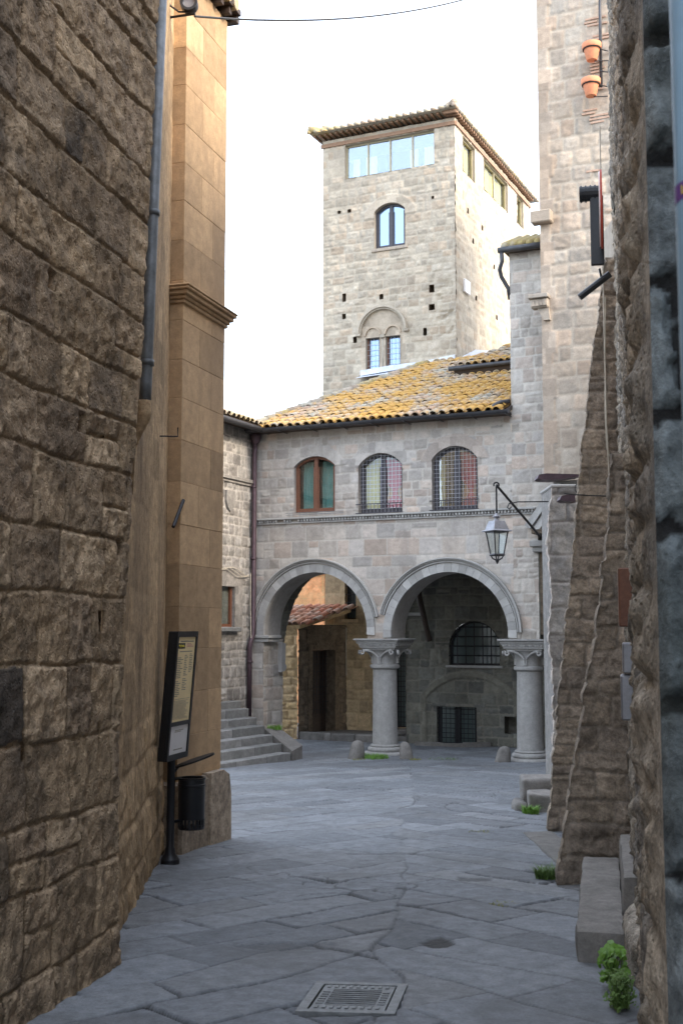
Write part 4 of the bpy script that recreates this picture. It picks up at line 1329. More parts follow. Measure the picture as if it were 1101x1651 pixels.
# windows
def curtain(parent, fr, u0, u1, v0, v1, h, mat, fold=.02, n=26, tie=None, name='curtain'):
    V = []; F = []
    rows = 10
    for j in range(rows + 1):
        t = j / rows; v = v0 + (v1 - v0) * t
        for i in range(n + 1):
            s = i / n
            u = u0 + (u1 - u0) * s
            if tie:
                uc, vt, wd = tie
                k = math.exp(-((v - vt) / .22) ** 2)
                k2 = 1 - k * (1 - wd)
                u = uc + (u - uc) * k2
            V.append(fr.p(u, v, h + fold * math.sin(s * 24 + math.sin(v * 3))))
    for j in range(rows):
        for i in range(n):
            a = j * (n + 1) + i
            F.append([a, a + 1, a + n + 2, a + n + 1])
    return link_mesh(name, V, F, mat, parent, None, True)
def window(fr, dims, fmat, pmat, parent, kind='plain', grille=None, depth=.20, fw=.055, mull=True, bars=None):
    u0, u1, v0, vs, vt = dims
    out = archpoly(u0, u1, v0, vs, vt); inn = archpoly(u0 + fw, u1 - fw, v0 + fw, vs, vt - fw)
    mb = MB(); mb.ring(fr, out, inn, -depth - .06, -depth + .02)
    c = (u0 + u1) / 2
    if mull:
        mb.box(fr, c - fw * .75, c + fw * .75, v0 + fw - .01, vt - fw + .015, -depth - .05, -depth + .026)
        for a, b in ((u0 + fw, c - fw * .75), (c + fw * .75, u1 - fw)):
            mb.box(fr, a - .004, b + .004, v0 + fw - .004, v0 + fw + .04, -depth - .05, -depth + .012)
            mb.box(fr, a - .004, a + .028, v0 + fw + .04, vs - .01, -depth - .05, -depth + .012)
            mb.box(fr, b - .028, b + .004, v0 + fw + .04, vs - .01, -depth - .05, -depth + .012)
    if bars:
        for q in bars:
            mb.box(fr, u0 + fw - .004, u1 - fw + .004, q - .012, q + .012, -depth - .04, -depth + .008)
    wf = mb.build('window', fmat, parent)
    mb = MB(); mb.prism(fr, archpoly(u0 + fw * .5, u1 - fw * .5, v0 + fw * .5, vs, vt - fw * .5), -depth - .030, -depth - .024)
    mb.build('pane', pmat, wf)
    mb = MB()
    mb.strip(fr, out, -depth - .05, -depth - .62, closed=True)
    mb.add([fr.p(u, v, -depth - .62) for u, v in out], [list(range(len(out)))])
    mb.build('room_recess', M['interior'], wf)
    if grille:
        gu, gv, gh, gr = grille
        mb = MB()
        k = 1
        n_ = int((u1 - u0) / gu)
        for k in range(1, n_ + 1):
            x = u0 + (u1 - u0) * k / (n_ + 1)
            hw = (u1 - u0) / 2; rr_ = vt - vs
            top = vt - .01
            if rr_ > .001:
                R_ = (hw * hw + rr_ * rr_) / (2 * rr_)
                top = vt - R_ + math.sqrt(max(R_ * R_ - (x - c) ** 2, 0))
            mb.tube([fr.p(x, v0, gh), fr.p(x, top, gh)], gr, 5)
        v = v0 + gv
        while v < vt - .02:
            hw2 = (u1 - u0) / 2
            if v > vs and vt > vs:
                rr_ = vt - vs; R_ = (hw2 * hw2 + rr_ * rr_) / (2 * rr_)
                hw2 = math.sqrt(max(R_ * R_ - (v - vt + R_) ** 2, 0))
            mb.tube([fr.p(c - hw2, v, gh + gr), fr.p(c + hw2, v, gh + gr)], gr, 5)
            v += gv
        mb.build('grille', M['grille'] if gr < .007 else M['iron'], wf)
    return wf
w1 = window(FAC, WIN[0], M['wood'], M['pane'], AB, depth=.10)
curtain(w1, FAC, -1.72, -1.50, 4.2, 5.3, -.30, M['curtain_green'], .02, 14)
curtain(w1, FAC, -1.27, -.90, 4.2, 5.3, -.30, M['curtain_green'], .02, 18)
w2 = window(FAC, WIN[1], M['winframe'], M['pane'], AB, depth=.16, grille=(.085, .085, -.05, .0028))
curtain(w2, FAC, -.25, .10, 4.2, 5.3, -.29, M['curtain_yellow'], .012, 14, name='blind')
curtain(w2, FAC, .15, .66, 4.15, 5.3, -.31, M['curtain_orange'], .02, 20, (.42, 4.6, .6))
curtain(w2, FAC, .10, .70, 4.15, 5.3, -.27, M['curtain_red'], .01, 8, (.42, 4.55, .12), name='curtain_tie')
w3 = window(FAC, WIN[2], M['winframe'], M['pane_sky'], AB, depth=.16, grille=(.085, .085, -.05, .0028))
curtain(w3, FAC, 1.38, 1.52, 4.2, 5.3, -.29, M['curtain_yellow'], .012, 10, name='blind')
curtain(w3, FAC, 1.85, 2.28, 4.15, 5.3, -.31, M['curtain_orange'], .02, 20, (2.06, 4.6, .6))
curtain(w3, FAC, 1.80, 2.30, 4.15, 5.3, -.27, M['curtain_red'], .01, 8, (2.08, 4.5, .12), name='curtain_tie')
for wf, wd in ((w2, WIN[1]), (w3, WIN[2])):
    mb = MB()
    for z in (4.06 + .05, 4.30):
        mb.tube([FAC.p(wd[0] - .05, z, .03), FAC.p(wd[1] + .02, z, .03)], .010, 6)
    for k in range(12):
        x = wd[0] + (wd[1] - wd[0]) * (k + .5) / 12
        mb.tube([FAC.p(x, 4.10, .03), FAC.p(x, 4.30, .03)], .006, 5)
    mb.build('sill_rail', M['winframe'], wf)
mb = MB()
for z in (4.14, 4.18):
    mb.tube([FAC.p(-1.98, z, .05), FAC.p(-.62, z, .05)], .006, 5)
mb.build('sill_rail', M['zinc'], w1)

# body: ceiling of the loggia and rooms above
mb = MB()
frN = Fr(O, R, -N)
mb.box(frN, -2.75, 3.84, 3.42, 3.97, -2.75, -.30, .4)
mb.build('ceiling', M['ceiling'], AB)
mb = MB()
mb.box(frN, -2.78, -2.72, 3.98, 5.93, -2.7, .36, .4); mb.box(frN, 3.60, 3.83, 3.98, 9.15, -2.7, .36, .4)
mb.box(frN, -2.71, 3.59, 3.98, 5.93, -2.74, -2.60, .4)
mb.box(frN, 3.03, 3.6, 5.95, 9.15, -.6, .345, .4)
mb.build('back_wall', M['dark_wall'], AB)

# back wall of the right bay with its openings (same frame, deeper)
BW = Fr(O + 2.4 * N, R, -N)
lun = archpoly(.67, 1.85, .92, 1.30, 1.89)
bas = [(.37, -1.0), (.37, .0), (1.30, .0), (1.30, -1.0)]
niche = [(1.93, -.55), (1.93, -.18), (2.25, -.18), (2.25, -.55)]
def bw_post(u, v, h, mask, tone, t2):
    d = poly_sdf(u, v, archpoly(.12, 2.15, -1.1, .18, .66))
    m = sstep(.16, .14, d) * sstep(-.012, .0, d)
    h = h * (1 - m) + m * .05; mask = mask * (1 - m); tone = tone * (1 - m) + m * .35
    d2 = poly_sdf(u, v, archpoly(.45, 2.07, .9, 1.32, 2.15))
    m2 = sstep(.02, .0, d2) * (v > .95)
    h = h * (1 - m2) + m2 * .03; mask = mask * (1 - m2); tone = tone * (1 - m2) + m2 * .2
    d3 = np.maximum(np.abs(u - .88) - .62, np.abs(v - .10) - .09)
    m3 = sstep(.01, .0, d3)
    h = h * (1 - m3) + m3 * .03; mask = mask * (1 - m3)
    return h, mask, tone, t2
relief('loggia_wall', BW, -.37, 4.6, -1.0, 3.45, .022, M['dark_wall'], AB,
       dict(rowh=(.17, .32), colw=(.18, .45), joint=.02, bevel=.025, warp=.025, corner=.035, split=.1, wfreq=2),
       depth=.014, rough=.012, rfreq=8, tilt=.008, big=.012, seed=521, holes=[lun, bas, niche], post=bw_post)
mb = MB()
mb.strip(BW, lun, .02, -.25, closed=True); mb.strip(BW, bas, .02, -.25, closed=False); mb.strip(BW, niche, .02, -.3, closed=True)
mb.add([BW.p(u, v, -.3) for u, v in niche], [[0, 1, 2, 3]])
mb.strip(BW, [(-.37, -1.0), (-.37, 3.4)], .02, -.9)
mb.build('loggia_reveal', M['dark_wall'], AB)
window(BW, (.67, 1.85, .92, 1.30, 1.89), M['iron'], M['dark_pane'], AB, grille=(.21, .21, .01, .014), depth=.12, fw=.04, mull=False)
wg = window(BW, (.37, 1.30, -1.0, .0, .0), M['iron'], M['dark_pane'], AB, grille=(.105, .105, -.02, .008), depth=.10, fw=.05)
mb = MB(); mb.box(BW, .60, 1.92, .86, .915, -.05, .07, .5, .01); mb.build('sill', M['trim'], AB)
mb = MB()
pts = [BW.p(.05, 3.3, .5), BW.p(.10, 2.4, .35), BW.p(.22, 1.45, .06)]
mb.tube(pts, [.06, .065, .06], 8); mb.build('timber_prop', M['darkwood'], AB)
mb = MB(); mb.box(BW, -.37, .12, 2.02, 2.09, -.02, .10, .5, .01); mb.build('corbel', M['trim'], AB)
# right bay end: dark side arch opening towards the outside stair
mb = MB()
sd = Fr(O + 3.52 * R, N, R)
mb.ring(sd, [(-.38, 1.5), (-.38, 3.74), (2.4, 3.74), (2.4, 1.5)], archpoly(-.20, 2.2, 1.5, 1.9, 3.0, 1), -.06, .0, .4) if False else None
ap = archpoly(-.25, 2.1, 1.5, 1.75, 2.9, 12)
mb.ring(sd, [(-.37, 1.5)] + [(-.37 + (2.4 + .37) * k / 12, 3.74) for k in range(13)] + [(2.4, 1.5)], ap, -.30, .02, .4)
mb.build('side_arch', M['dark_wall'], AB)
mb = MB(); mb.box(FAC, 3.56, 6.5, -.9, 3.5, -3.3, -3.2, .3); mb.box(FAC, 4.9, 5.0, -.9, 3.5, -3.2, .8, .3); mb.box(FAC, 3.56, 6.4, 3.52, 3.6, -3.3, .6, .3); mb.build('stair_passage_wall', M['dark_stained'], AB)  # dark lining; side wall and ceiling added to shut light out of the passage
# carved raking mouldings carrying the stair
mb = MB()
for (o_, hh, wd) in ((0, .16, .055), (.10, .22, .05), (.22, .18, .05), (.31, .28, .06)):
    p = [(3.30 + o_ * .75, 3.72 - o_ * .35), (3.92 + o_ * .75, 4.56 - o_ * .35), (3.92 + o_ * .75 + wd, 4.56 - o_ * .35 - wd * .6), (3.30 + o_ * .75 + wd, 3.72 - o_ * .35 - wd * .6)]
    mb.prism(FAC, p, -.05, hh, .5)
mb.prism(FAC, [(3.30, 3.72), (3.92, 4.56), (4.4, 4.56), (3.74, 3.45)], -.05, .12, .5)
mb.box(FAC, 3.40, 3.95, 3.30, 3.42, -.3, .20, .4, .015); mb.box(FAC, 3.44, 3.95, 3.20, 3.30, -.3, .14, .35, .015)
mb.build('stair_moulding', M['trim'], AB)
mb = MB(); mb.box(FAC, 3.53, 3.95, 1.60, 3.20, -.5, -.02, .2, .01); mb.build('carved_panel', M['dark_stained'], AB)

# roof of the arcade building
SLOPE = math.atan(.42)
def tiles(name, o_, e1, e2, W, L, clip, mat, parent, seed, sp=.19, rl=.30, base=True):
    """Curved tiles laid up the slope e2 from the eave line o_ + s*e1."""
    rg = random.Random(seed)
    up = np.cross(e1, e2); up /= np.linalg.norm(up)
    if up[2] < 0:
        up = -up
    mb_ = MB()
    nc = int(W / sp); nr = int(L / rl)
    for c in range(nc + 1):
        jx = rg.uniform(-.012, .012)
        for r in range(nr + 1):
            s0_ = c * sp; t0 = r * rl
            if not clip(s0_, t0 + rl * .5):
                continue
            tone = rg.random(); dz = rg.uniform(-.008, .012); jx2 = jx + rg.uniform(-.012, .012); rt = rg.uniform(-.02, .02)
            V = []; m = 6
            for (t, rad, lift) in ((t0 - .04, .088, .028), (t0 + rl + .06, .070, .0)):
                for k in range(m + 1):
                    a = math.pi * k / m
                    V.append(o_ + e1 * (s0_ + jx2 + rt * (t - t0) / rl + rad * math.cos(a)) + e2 * t + up * (rad * math.sin(a) * .85 + .02 + lift + dz))
            F = [[k, k + 1, m + 2 + k, m + 1 + k] for k in range(m)]
            b0 = len(V)                               # thick lower lip
            for k in range(m + 1):
                a = math.pi * k / m
                V.append(o_ + e1 * (s0_ + jx2 + .070 * math.cos(a)) + e2 * (t0 - .04) + up * (.070 * math.sin(a) * .85 + .012 + .028 + dz))
            F += [[k + 1, k, b0 + k, b0 + k + 1] for k in range(m)]
            mb_.add(V, F, tone)
            # pan tile
            V = []
            for (t, rad, lift) in ((t0 - .02, .065, .012), (t0 + rl + .05, .075, -.012)):
                for k in range(4 + 1):
                    a = math.pi + math.pi * k / 4
                    V.append(o_ + e1 * (s0_ + sp / 2 + jx + rad * math.cos(a)) + e2 * t + up * (rad * math.sin(a) * .7 + .055 + lift))
            mb_.add(V, [[k, k + 1, 6 + k, 5 + k] for k in range(4)], rg.random())
    o__ = mb_.build(name, mat, parent, True)
    return o__
eA = FAC.p(-2.86, 5.99, .32)
e2v = N * math.cos(SLOPE) + Z * math.sin(SLOPE)
# hip line from the left eave corner to the tower front
hipS, hipT = 2.0, 6.35
def clipA(s, t):
    return s < 5.88 and s > t * (hipS + .15) / hipT - .05
rfo = tiles('roof', eA, R, e2v, 5.9, 6.35, clipA, M['roof'], AB, 31)
mb = MB()
upn = np.cross(R, e2v)
frRf = Fr(eA, R, upn if upn[2] > 0 else -upn, e2v)
mb.prism(frRf, [(0, 0), (5.9, 0), (5.9, 6.35), (2.15, 6.35)], -.07, .012, .4)
# the hidden slope beyond the hip
pt0 = frRf.p(0, 0, 0); pt1 = frRf.p(2.15, 6.35, 0); pt2 = pt1 - R * 5.0; pt2[2] = 6.0; pt3 = pt0 + N * 6
mb.add([pt0, pt1, A(pt1[0] - .3, pt1[1] + 3, 6.0)], [[0, 1, 2]])
mb.build('roof_deck', M['darkwood'], rfo)
mb = MB()
hv = frRf.p(2.15, 6.35, 0) - frRf.p(0, 0, 0); Lh = np.linalg.norm(hv); hv /= Lh
rg = random.Random(9)
for k in range(int(Lh / .36)):
    p0 = frRf.p(0, 0, .05) + hv * (k * .36 - .03); p1 = p0 + hv * .42
    mb.tube([p0 + A(0, 0, .02), p1], [.10, .085], 10, rg.random())
mb.build('hip_tiles', M['roof_grey'], rfo, True)
# gutter under the eave
mb = MB()
gp_ = [(math.cos(a) * .075, math.sin(a) * .075) for a in np.linspace(math.pi, 2 * math.pi, 9)]
V = []
for s in np.linspace(-2.82, 3.08, 30):
    for (x, y) in gp_:
        V.append(FAC.p(s, 5.99 + y + .006 * math.sin(s * 2), .36 + x))
mb.add(V, [[i * 9 + k, i * 9 + k + 1, i * 9 + 10 + k, i * 9 + 9 + k] for i in range(29) for k in range(8)])
for s in (-2.82, 3.08):
    mb.prism(FAC, [(s - .004, 5.99), (s + .004, 5.99), (s + .004, 5.92), (s - .004, 5.92)], .29, .43)
for s in np.linspace(-2.7, 3.0, 9):
    mb.box(FAC, s, s + .03, 5.905, 5.915, .0, .43)
smooth_angle(mb.build('gutter', M['gutter'], AB), 60)
mb = MB()
mb.box(FAC, -2.80, 3.02, 5.935, 5.975, -.1, .30, .4)
mb.build('eave_board', M['darkwood'], AB)
mb = MB()
mb.tube([FAC.p(3.0, 6.22, .02), FAC.p(2.85, 6.20, .10), FAC.p(2.74, 6.13, .2), FAC.p(2.70, 6.02, .30)], .045, 10)
mb.build('spout', M['gutter'], AB, True)
# upper roof strip with its own gutter
eB = frRf.p(3.55, 3.9, .28)
def clipB(s, t):
    return s < 2.35 and s > t * .42 - .1
rB = tiles('stepped_roof', eB, R, e2v, 2.4, 2.4, clipB, M['roof'], AB, 33)
mb = MB(); mb.prism(Fr(eB, R, frRf.en, e2v), [(0, 0), (2.35, 0), (2.35, 2.4), (.95, 2.4)], -.28, -.02, .3); mb.build('roof_deck', M['darkwood'], rB)
mb = MB()
g2 = [frRf.p(3.45 + 2.45 * k / 10, 3.86, .25 + .004 * k) for k in range(11)]
mb.tube(g2, .055, 8); mb.build('gutter', M['gutter'], rB, True)
# small eave and gutter on top of the side bay
mb = MB()
eC = FAC.p(2.92, 9.24, .18)
for k in range(6):
    mb.tube([eC + R * (.06 + k * .17) + A(0, 0, .10), eC + R * (.06 + k * .17) + e2v * 1.2 + A(0, 0, .10)], .08, 8, random.random() * .5)
tb = mb.build('bay_roof', M['roof_grey'], AB, True)
mb = MB(); mb.box(FAC, 2.95, 3.86, 9.225, 9.29, -.8, .16, .3); mb.build('roof_deck', M['darkwood'], tb)
mb = MB()
mb.tube([FAC.p(2.86, 9.25, .22), FAC.p(3.86, 9.25, .22)], .06, 10)
mb.tube([FAC.p(2.93, 9.22, .22), FAC.p(2.93, 9.02, .20), FAC.p(2.86, 8.88, .14), FAC.p(2.88, 8.74, .08), FAC.p(2.99, 8.52, .0), FAC.p(3.01, 8.3, -.05)], .042, 10)
mb.build('gutter', M['gutter'], AB, True)

# ------------------------------------------------------------------ tower
TW = thing('stone_tower', O + 5.2 * N - 2 * R + A(0, 0, 6), 'square pale stone tower with a wide top window rising behind the tiled roof', 'tower')
TF = Fr(O + 5.2 * N, R, -N)
TLs, TRs = -3.83, -.08
ttop = 14.86
tw_big = [(-3.17, 13.71), (-3.17, 14.64), (-.63, 14.64), (-.63, 13.71)]
tw_mid = archpoly(-2.32, -1.45, 11.67, 12.66, 12.86)
twA = [(-2.57, 8.44), (-2.57, 9.30), (-2.19, 9.30), (-2.19, 8.44)]
twB = [(-2.01, 8.44), (-2.01, 9.30), (-1.61, 9.30), (-1.61, 8.44)]
def sq(u, v, a=.055, b=.07):
    return [(u - a, v - b), (u - a, v + b), (u + a, v + b), (u + a, v - b)]
thol = [sq(-3.2, 10.47, .05, .11), sq(-3.2, 9.96), sq(-2.89, 9.30, .05, .08), sq(-2.13, 10.37), sq(-.73, 10.42, .07, .10), sq(-.73, 9.93, .08, .08), sq(-.92, 9.31, .05, .1), sq(-.68, 12.82, .04, .04), sq(-3.35, 12.83, .045, .035), sq(-3.05, 12.82, .05, .04)]
def tower_post(u, v, h, mask, tone, t2):
    d = poly_sdf(u, v, archpoly(-2.62, -1.15, 12.4, 12.66, 13.10)); m = sstep(.01, -.01, d) * (v > 12.5)
    h = h * (1 - m) + m * .03; mask = mask * (1 - m * .8); tone = tone * (1 - m) + m * (.55 + .4 * (np.floor((u + 5) * 3.3) % 2))
    m = ((v > 9.3) & (np.hypot(u + 2.09, v - 9.40) < .60)) | ((np.abs(u + 2.09) < .62) & (v < 9.42) & (v > 8.3))
    h = np.where(m, .0 + .004 * fbm(u * 5, v * 5, 2, 2), h); mask = np.where(m, 0, mask); tone = np.where(m, .62, tone)
    # weathered out joints at the corner
    k = sstep(-.62, -.5, u) * sstep(-.1, -.2, u) * sstep(9.1, 9.3, v) * sstep(10.7, 10.5, v)
    h = h - k * .06 * sstep(-.1, .25, fbm(u * 3, v * 7, 71, 3))
    return h, mask, tone, t2
relief('front_wall', TF, TLs, TRs, 6.0, ttop, .025, M['tower'], TW,
       dict(rowh=(.15, .27), colw=(.15, .42), joint=.02, bevel=.03, warp=.025, corner=.035, split=.08, wfreq=1.8),
       depth=.011, rough=.018, rfreq=9, tilt=.006, big=.012, seed=601, holes=[tw_big, tw_mid, twA, twB] + thol, post=tower_post)
TRt = Fr(O + 5.2 * N + TRs * R, N, R)
rw1 = [(.62, 13.66), (.62, 14.60), (1.58, 14.60), (1.58, 13.66)]
rw2 = [(2.38, 13.76), (2.38, 14.64), (4.56, 14.64), (4.56, 13.76)]
rw3 = [(5.5, 13.80), (5.5, 14.66), (6.15, 14.66), (6.15, 13.80)]
rhol = [sq(2.2, 12.6), sq(1.4, 12.0), sq(3.2, 11.8), sq(1.6, 10.5), sq(3.4, 10.4), sq(1.0, 12.7)]
relief('right_wall', TRt, 0, 6.9, 6.0, ttop, .05, M['tower'], TW,
       dict(rowh=(.15, .27), colw=(.15, .42), joint=.02, bevel=.03, warp=.025, corner=.035, split=.08, wfreq=1.8),
       depth=.014, rough=.02, rfreq=7, tilt=.008, big=.012, seed=603, holes=[rw1, rw2, rw3] + rhol)
for p in (tw_big, tw_mid, twA, twB):
    mb = MB(); mb.strip(TF, p, .02, -.25, closed=True); mb.build('window_reveal', M['tower'], TW)
for p in (rw1, rw2, rw3):
    mb = MB(); mb.strip(TRt, p, .02, -.25, closed=True); mb.build('window_reveal', M['tower'], TW)
for fr_, ps in ((TF, thol), (TRt, rhol)):
    for p in ps:
        mb = MB()
        mb.strip(fr_, p, .012, -.28, closed=True)
        mb.add([fr_.p(u, v, -.28) for u, v in p], [[0, 1, 2, 3]])
        mb.build('wall_hole', M['dark_stained'], TW)  # holes lined in darker stone than the tower wall
mb = MB()
mb.box(Fr(O + 5.2 * N, R, N), TLs, TRs, 6.0, ttop, 6.8, 6.9, .5)
mb.box(Fr(O + 5.2 * N, R, N), TLs, TLs + .1, 6.0, ttop, .01, 6.8, .5)
mb.build('back_wall', M['tower'], TW)
mb = MB(); mb.box(TRt, .55, .95, 10.40, 10.75, .0, .07, None, .01); mb.build('junction_box', M['white'], TW)
# large glazing
def glaze(fr, poly, div, fmat, pmat, parent, pale=True, d=.12):
    (u0, v0), (_, v1), (u1, _), _ = poly
    mb = MB()
    mb.ring(fr, [(u0, v0), (u0, v1), (u1, v1), (u1, v0)], [(u0 + .04, v0 + .04), (u0 + .04, v1 - .04), (u1 - .04, v1 - .04), (u1 - .04, v0 + .04)], -d - .05, -d)
    for k in range(1, div):
        x = u0 + (u1 - u0) * k / div
        mb.box(fr, x - .02, x + .02, v0 + .03, v1 - .03, -d - .045, -d - .002)
    wf = mb.build('window', fmat, parent)
    mb = MB(); mb.box(fr, u0 + .02, u1 - .02, v0 + .02, v1 - .02, -d - .032, -d - .026); mb.build('pane', pmat, wf)
    return wf
gw = glaze(TF, tw_big, 4, M['paleframe'], M['tower_glazing'], TW, d=.08)
mb = MB()
mb.box(TF, -3.3, -.5, 13.6, 14.7, -1.2, -1.15); mb.build('room_recess', M['interior'], gw)
for a, b in ((-3.10, -2.9), (-2.72, -2.40), (-1.45, -1.22), (-1.05, -.72)):
    curtain(gw, TF, a, b, 13.73, 14.35, -.35, M['curtain_white'], .02, 10)
window(TF, (-2.32, -1.45, 11.67, 12.66, 12.86), M['winframe'], M['tower_pane'], TW, depth=.12, fw=.06)
for p in (twA, twB):
    window(TF, (p[0][0], p[2][0], p[0][1], p[1][1], p[1][1]), M['wood'], M['tower_pane'], TW, depth=.12, fw=.04, mull=False, grille=(.12, .14, -.10, .005))
for p, dv in ((rw1, 1), (rw2, 2), (rw3, 1)):
    gg = glaze(TRt, p, dv, M['paleframe'], M['pane'], TW, d=.05)
    curtain(gg, TRt, p[0][0] + .05, p[2][0] - .05, p[0][1], p[1][1], -.16, M['curtain_yellow'], .02, 12)  # yellow sheet behind the panes stands in for a warm reflection
mb = MB(); mb.box(TF, -2.40, -1.38, 11.58, 11.665, -.1, .05, .4, .01); mb.build('sill', M['tall'], TW)
# two-light window: hood, little arches, colonnette
mb = MB()
cN = (-2.09, 9.42)
for (ra, rb, hh) in ((.60, .645, .09), (.645, .70, .13)):
    mb.ring(TF, arc(cN, rb, math.pi, 0, 30), arc(cN, ra, math.pi, 0, 30), -.03, hh, .4, closed=False)
for cx in (-2.38, -1.81):
    mb.ring(TF, arc((cx, 9.36), .235, math.pi, 0, 18), arc((cx, 9.36), .19, math.pi, 0, 18), -.05, .05, .7, closed=False)
for sx in (-1, 1):
    mb.box(TF, cN[0] + sx * .67 - .07, cN[0] + sx * .67 + .07, 9.36, 9.42, -.03, .12, .4, .01)
mb.box(TF, -2.17, -2.03, 9.27, 9.36, -.1, .05, .4, .01)
mb.build('window_hood', M['tower'], TW)
mb = MB()
mb.tube([TF.p(-2.10, 8.44, -.04), TF.p(-2.10, 9.27, -.04)], .05, 10); mb.build('colonnette', M['tower'], TW, True)
# tower roof with deep eaves
en_ = .35
ew = Fr(O + 5.2 * N, R, -N)
c = [(TLs - en_, -(-en_)), (TRs + .16, en_)]
zE = ttop + .12
P0 = TF.p(TLs - .24, zE, .38); P1 = TF.p(TRs + .14, zE, .38); P2 = TF.p(TRs + .14, zE, -7.3); P3 = TF.p(TLs - .24, zE, -7.3)
apex0 = TF.p((TLs + TRs) / 2, zE + .72, -2.2); apex1 = TF.p((TLs + TRs) / 2, zE + .72, -4.8)
mb = MB()
mb.add([P0, P1, P2, P3, apex0, apex1], [[3, 2, 1, 0], [0, 1, 4], [1, 2, 5, 4], [2, 3, 5], [3, 0, 4, 5]], .4)
tr = mb.build('roof', M['roof_grey'], TW)
rg = random.Random(21)
mb = MB()
W_ = np.linalg.norm(P1 - P0)
nt_ = int(W_ / .19)
for k in range(nt_ + 1):
    s = k / nt_
    p = P0 + (P1 - P0) * s
    lim = 1 - abs(2 * s - 1)
    d = (apex0 - (P0 + P1) / 2)
    mb.tube([p + A(0, 0, .03 + rg.uniform(0, .02)) - d / np.linalg.norm(d) * .04, p + A(0, 0, .05) + d * max(lim, .03)], .052, 8, rg.random())
L_ = np.linalg.norm(P2 - P1); nt_ = int(L_ / .19)
for k in range(nt_ + 1):
    s = k / nt_
    p = P1 + (P2 - P1) * s
    lim = min(1, s / .33, (1 - s) / .33)
    d = apex0 - (P1 + (P2 - P1) * .335)
    mb.tube([p + A(0, 0, .03 + rg.uniform(0, .02)) - d / np.linalg.norm(d) * .05, p + A(0, 0, .05) + d * max(lim, .03)], .052, 8, rg.random())
for a, b in ((P0, apex0), (P1, apex0)):
    n_ = 8
    for k in range(n_):
        p0 = a + (b - a) * k / n_; p1 = a + (b - a) * (k + 1.15) / n_
        mb.tube([p0 + A(0, 0, .12), p1 + A(0, 0, .08)], [.10, .085], 10, rg.random())
mb.build('roof_tiles', M['roof_grey'], tr, True)
mb = MB()
for k in range(26):
    s = TLs - .18 + k * (TRs - TLs + .25) / 25
    mb.box(TF, s, s + .06, zE - .06, zE - .003, -.2, .24, .4)
for k in range(44):
    s = -.25 + k * .165
    mb.box(TRt, s, s + .06, zE - .086, zE - .003, -.2, .12, .4)
mb.box(TF, TLs - .05, TRs + .03, 14.66, 14.76, .002, .05, .4); mb.box(TRt, 0, 6.9, 14.67, 14.77, .002, .05, .4)
mb.build('rafters', M['beam'], TW)
# lead flashing where the roof meets the tower
FL = MB()
pts = [(-2.70, 8.30), (-2.70, 8.44), (-1.9, 8.50), (-1.0, 8.52), (-.10, 8.62), (-.10, 8.46), (-1.0, 8.40), (-1.9, 8.36)]
FL.prism(TF, pts, .0, .09)
FL.add([TF.p(-2.72, 8.31, .0), TF.p(-.05, 8.46, .0), TF.p(-.05, 8.28, .45), TF.p(-2.72, 8.18, .40)], [[0, 1, 2, 3]])
FL.add([TRt.p(-.4, 8.36, .0), TRt.p(-.1, 8.40, .55), TRt.p(1.5, 9.02, .38), TRt.p(1.5, 9.08, .0)], [[0, 1, 2, 3]])
FL.build('flashing', M['lead'], AB)

# ------------------------------------------------------------------ tall house on the right
TH = thing('tall_house', O + 4.6 * R - 1.0 * N + A(0, 0, 4.5), 'tall pinkish stone house with corbels rising on the right of the side bay', 'house')
TFh = Fr(O - 1.0 * N, R, -N)
def th_post(u, v, h, mask, tone, t2):
    q = sstep(4.15, 4.10, u + .08 * ((np.floor(v * 2.3) % 2)))     # long dressed quoins at the corner
    h = h * (1 - q) + q * (.03 + .004 * fbm(u * 4, v * 4, 6, 3) - .012 * (1 - sstep(.0, .02, np.abs((v * 2.3) % 1))))
    mask = mask * (1 - q) + q * .3 * (1 - sstep(.004, .02, np.abs((v * 2.3) % 1)))
    tone = tone * (1 - q) + q * (.65 + .15 * vnoise(np.floor(v * 2.3), 0 * u, 3))
    lowk = sstep(8.0, 7.4, v)
    h = h * (1 - .5 * lowk)
    return h, mask, tone, t2
relief('front_wall', TFh, 3.84, 6.2, 4.5, 14.8, .025, M['tall'], TH,
       dict(rowh=(.26, .40), colw=(.24, .48), joint=.03, bevel=.035, warp=.03, corner=.06, split=.05, wfreq=1.6),
       depth=.016, rough=.016, rfreq=8, tilt=.007, big=.012, seed=701, post=th_post)
rg = random.Random(6)
for (u, v, n_) in ((4.80, 13.3, 3), (4.85, 12.35, 4), (4.75, 12.0, 2), (4.7, 11.55, 2), (4.85, 11.35, 3), (4.95, 13.0, 2), (4.75, 10.4, 1), (4.80, 8.75, 1)):
    mb = MB()
    for k in range(n_):
        mb.box(TFh, u + rg.uniform(-.05, .05), u + rg.uniform(.22, .45), v + k * .065, v + .035 + k * .065, .0, .026, rg.random())
    mb.build('brick_patch', M['brick'], TH)
mb = MB()
mb.box(frN, 3.84, 12, 4.55, 14.8, -7, .965, .5); mb.build('back_wall', M['tall'], TH)
mb = MB(); mb.box(Fr(A(0, 17.2, 0), A(1, 0, 0), A(0, -1, 0)), 4.5, 12, -.8, 8.5, -3.2, 0, .4); mb.build('unseen_shade_block', M['tall'], TH)  # hidden mass added so that the stairs lie in shade
mb = MB()
mb.box(TFh, 3.70, 4.10, 9.50, 9.74, -.02, .22, .3, .02); mb.build('corbel', M['tall'], TH)
mb = MB()
mb.box(TFh, 3.62, 4.02, 8.02, 8.10, -.05, .22, .5, .01); mb.box(TFh, 3.66, 4.00, 7.84, 8.02, -.05, .16, .4, .02)
mb.prism(TFh, [(3.78, 7.84), (4.0, 7.84), (4.02, 7.6), (3.9, 7.6)], -.05, .10, .4)
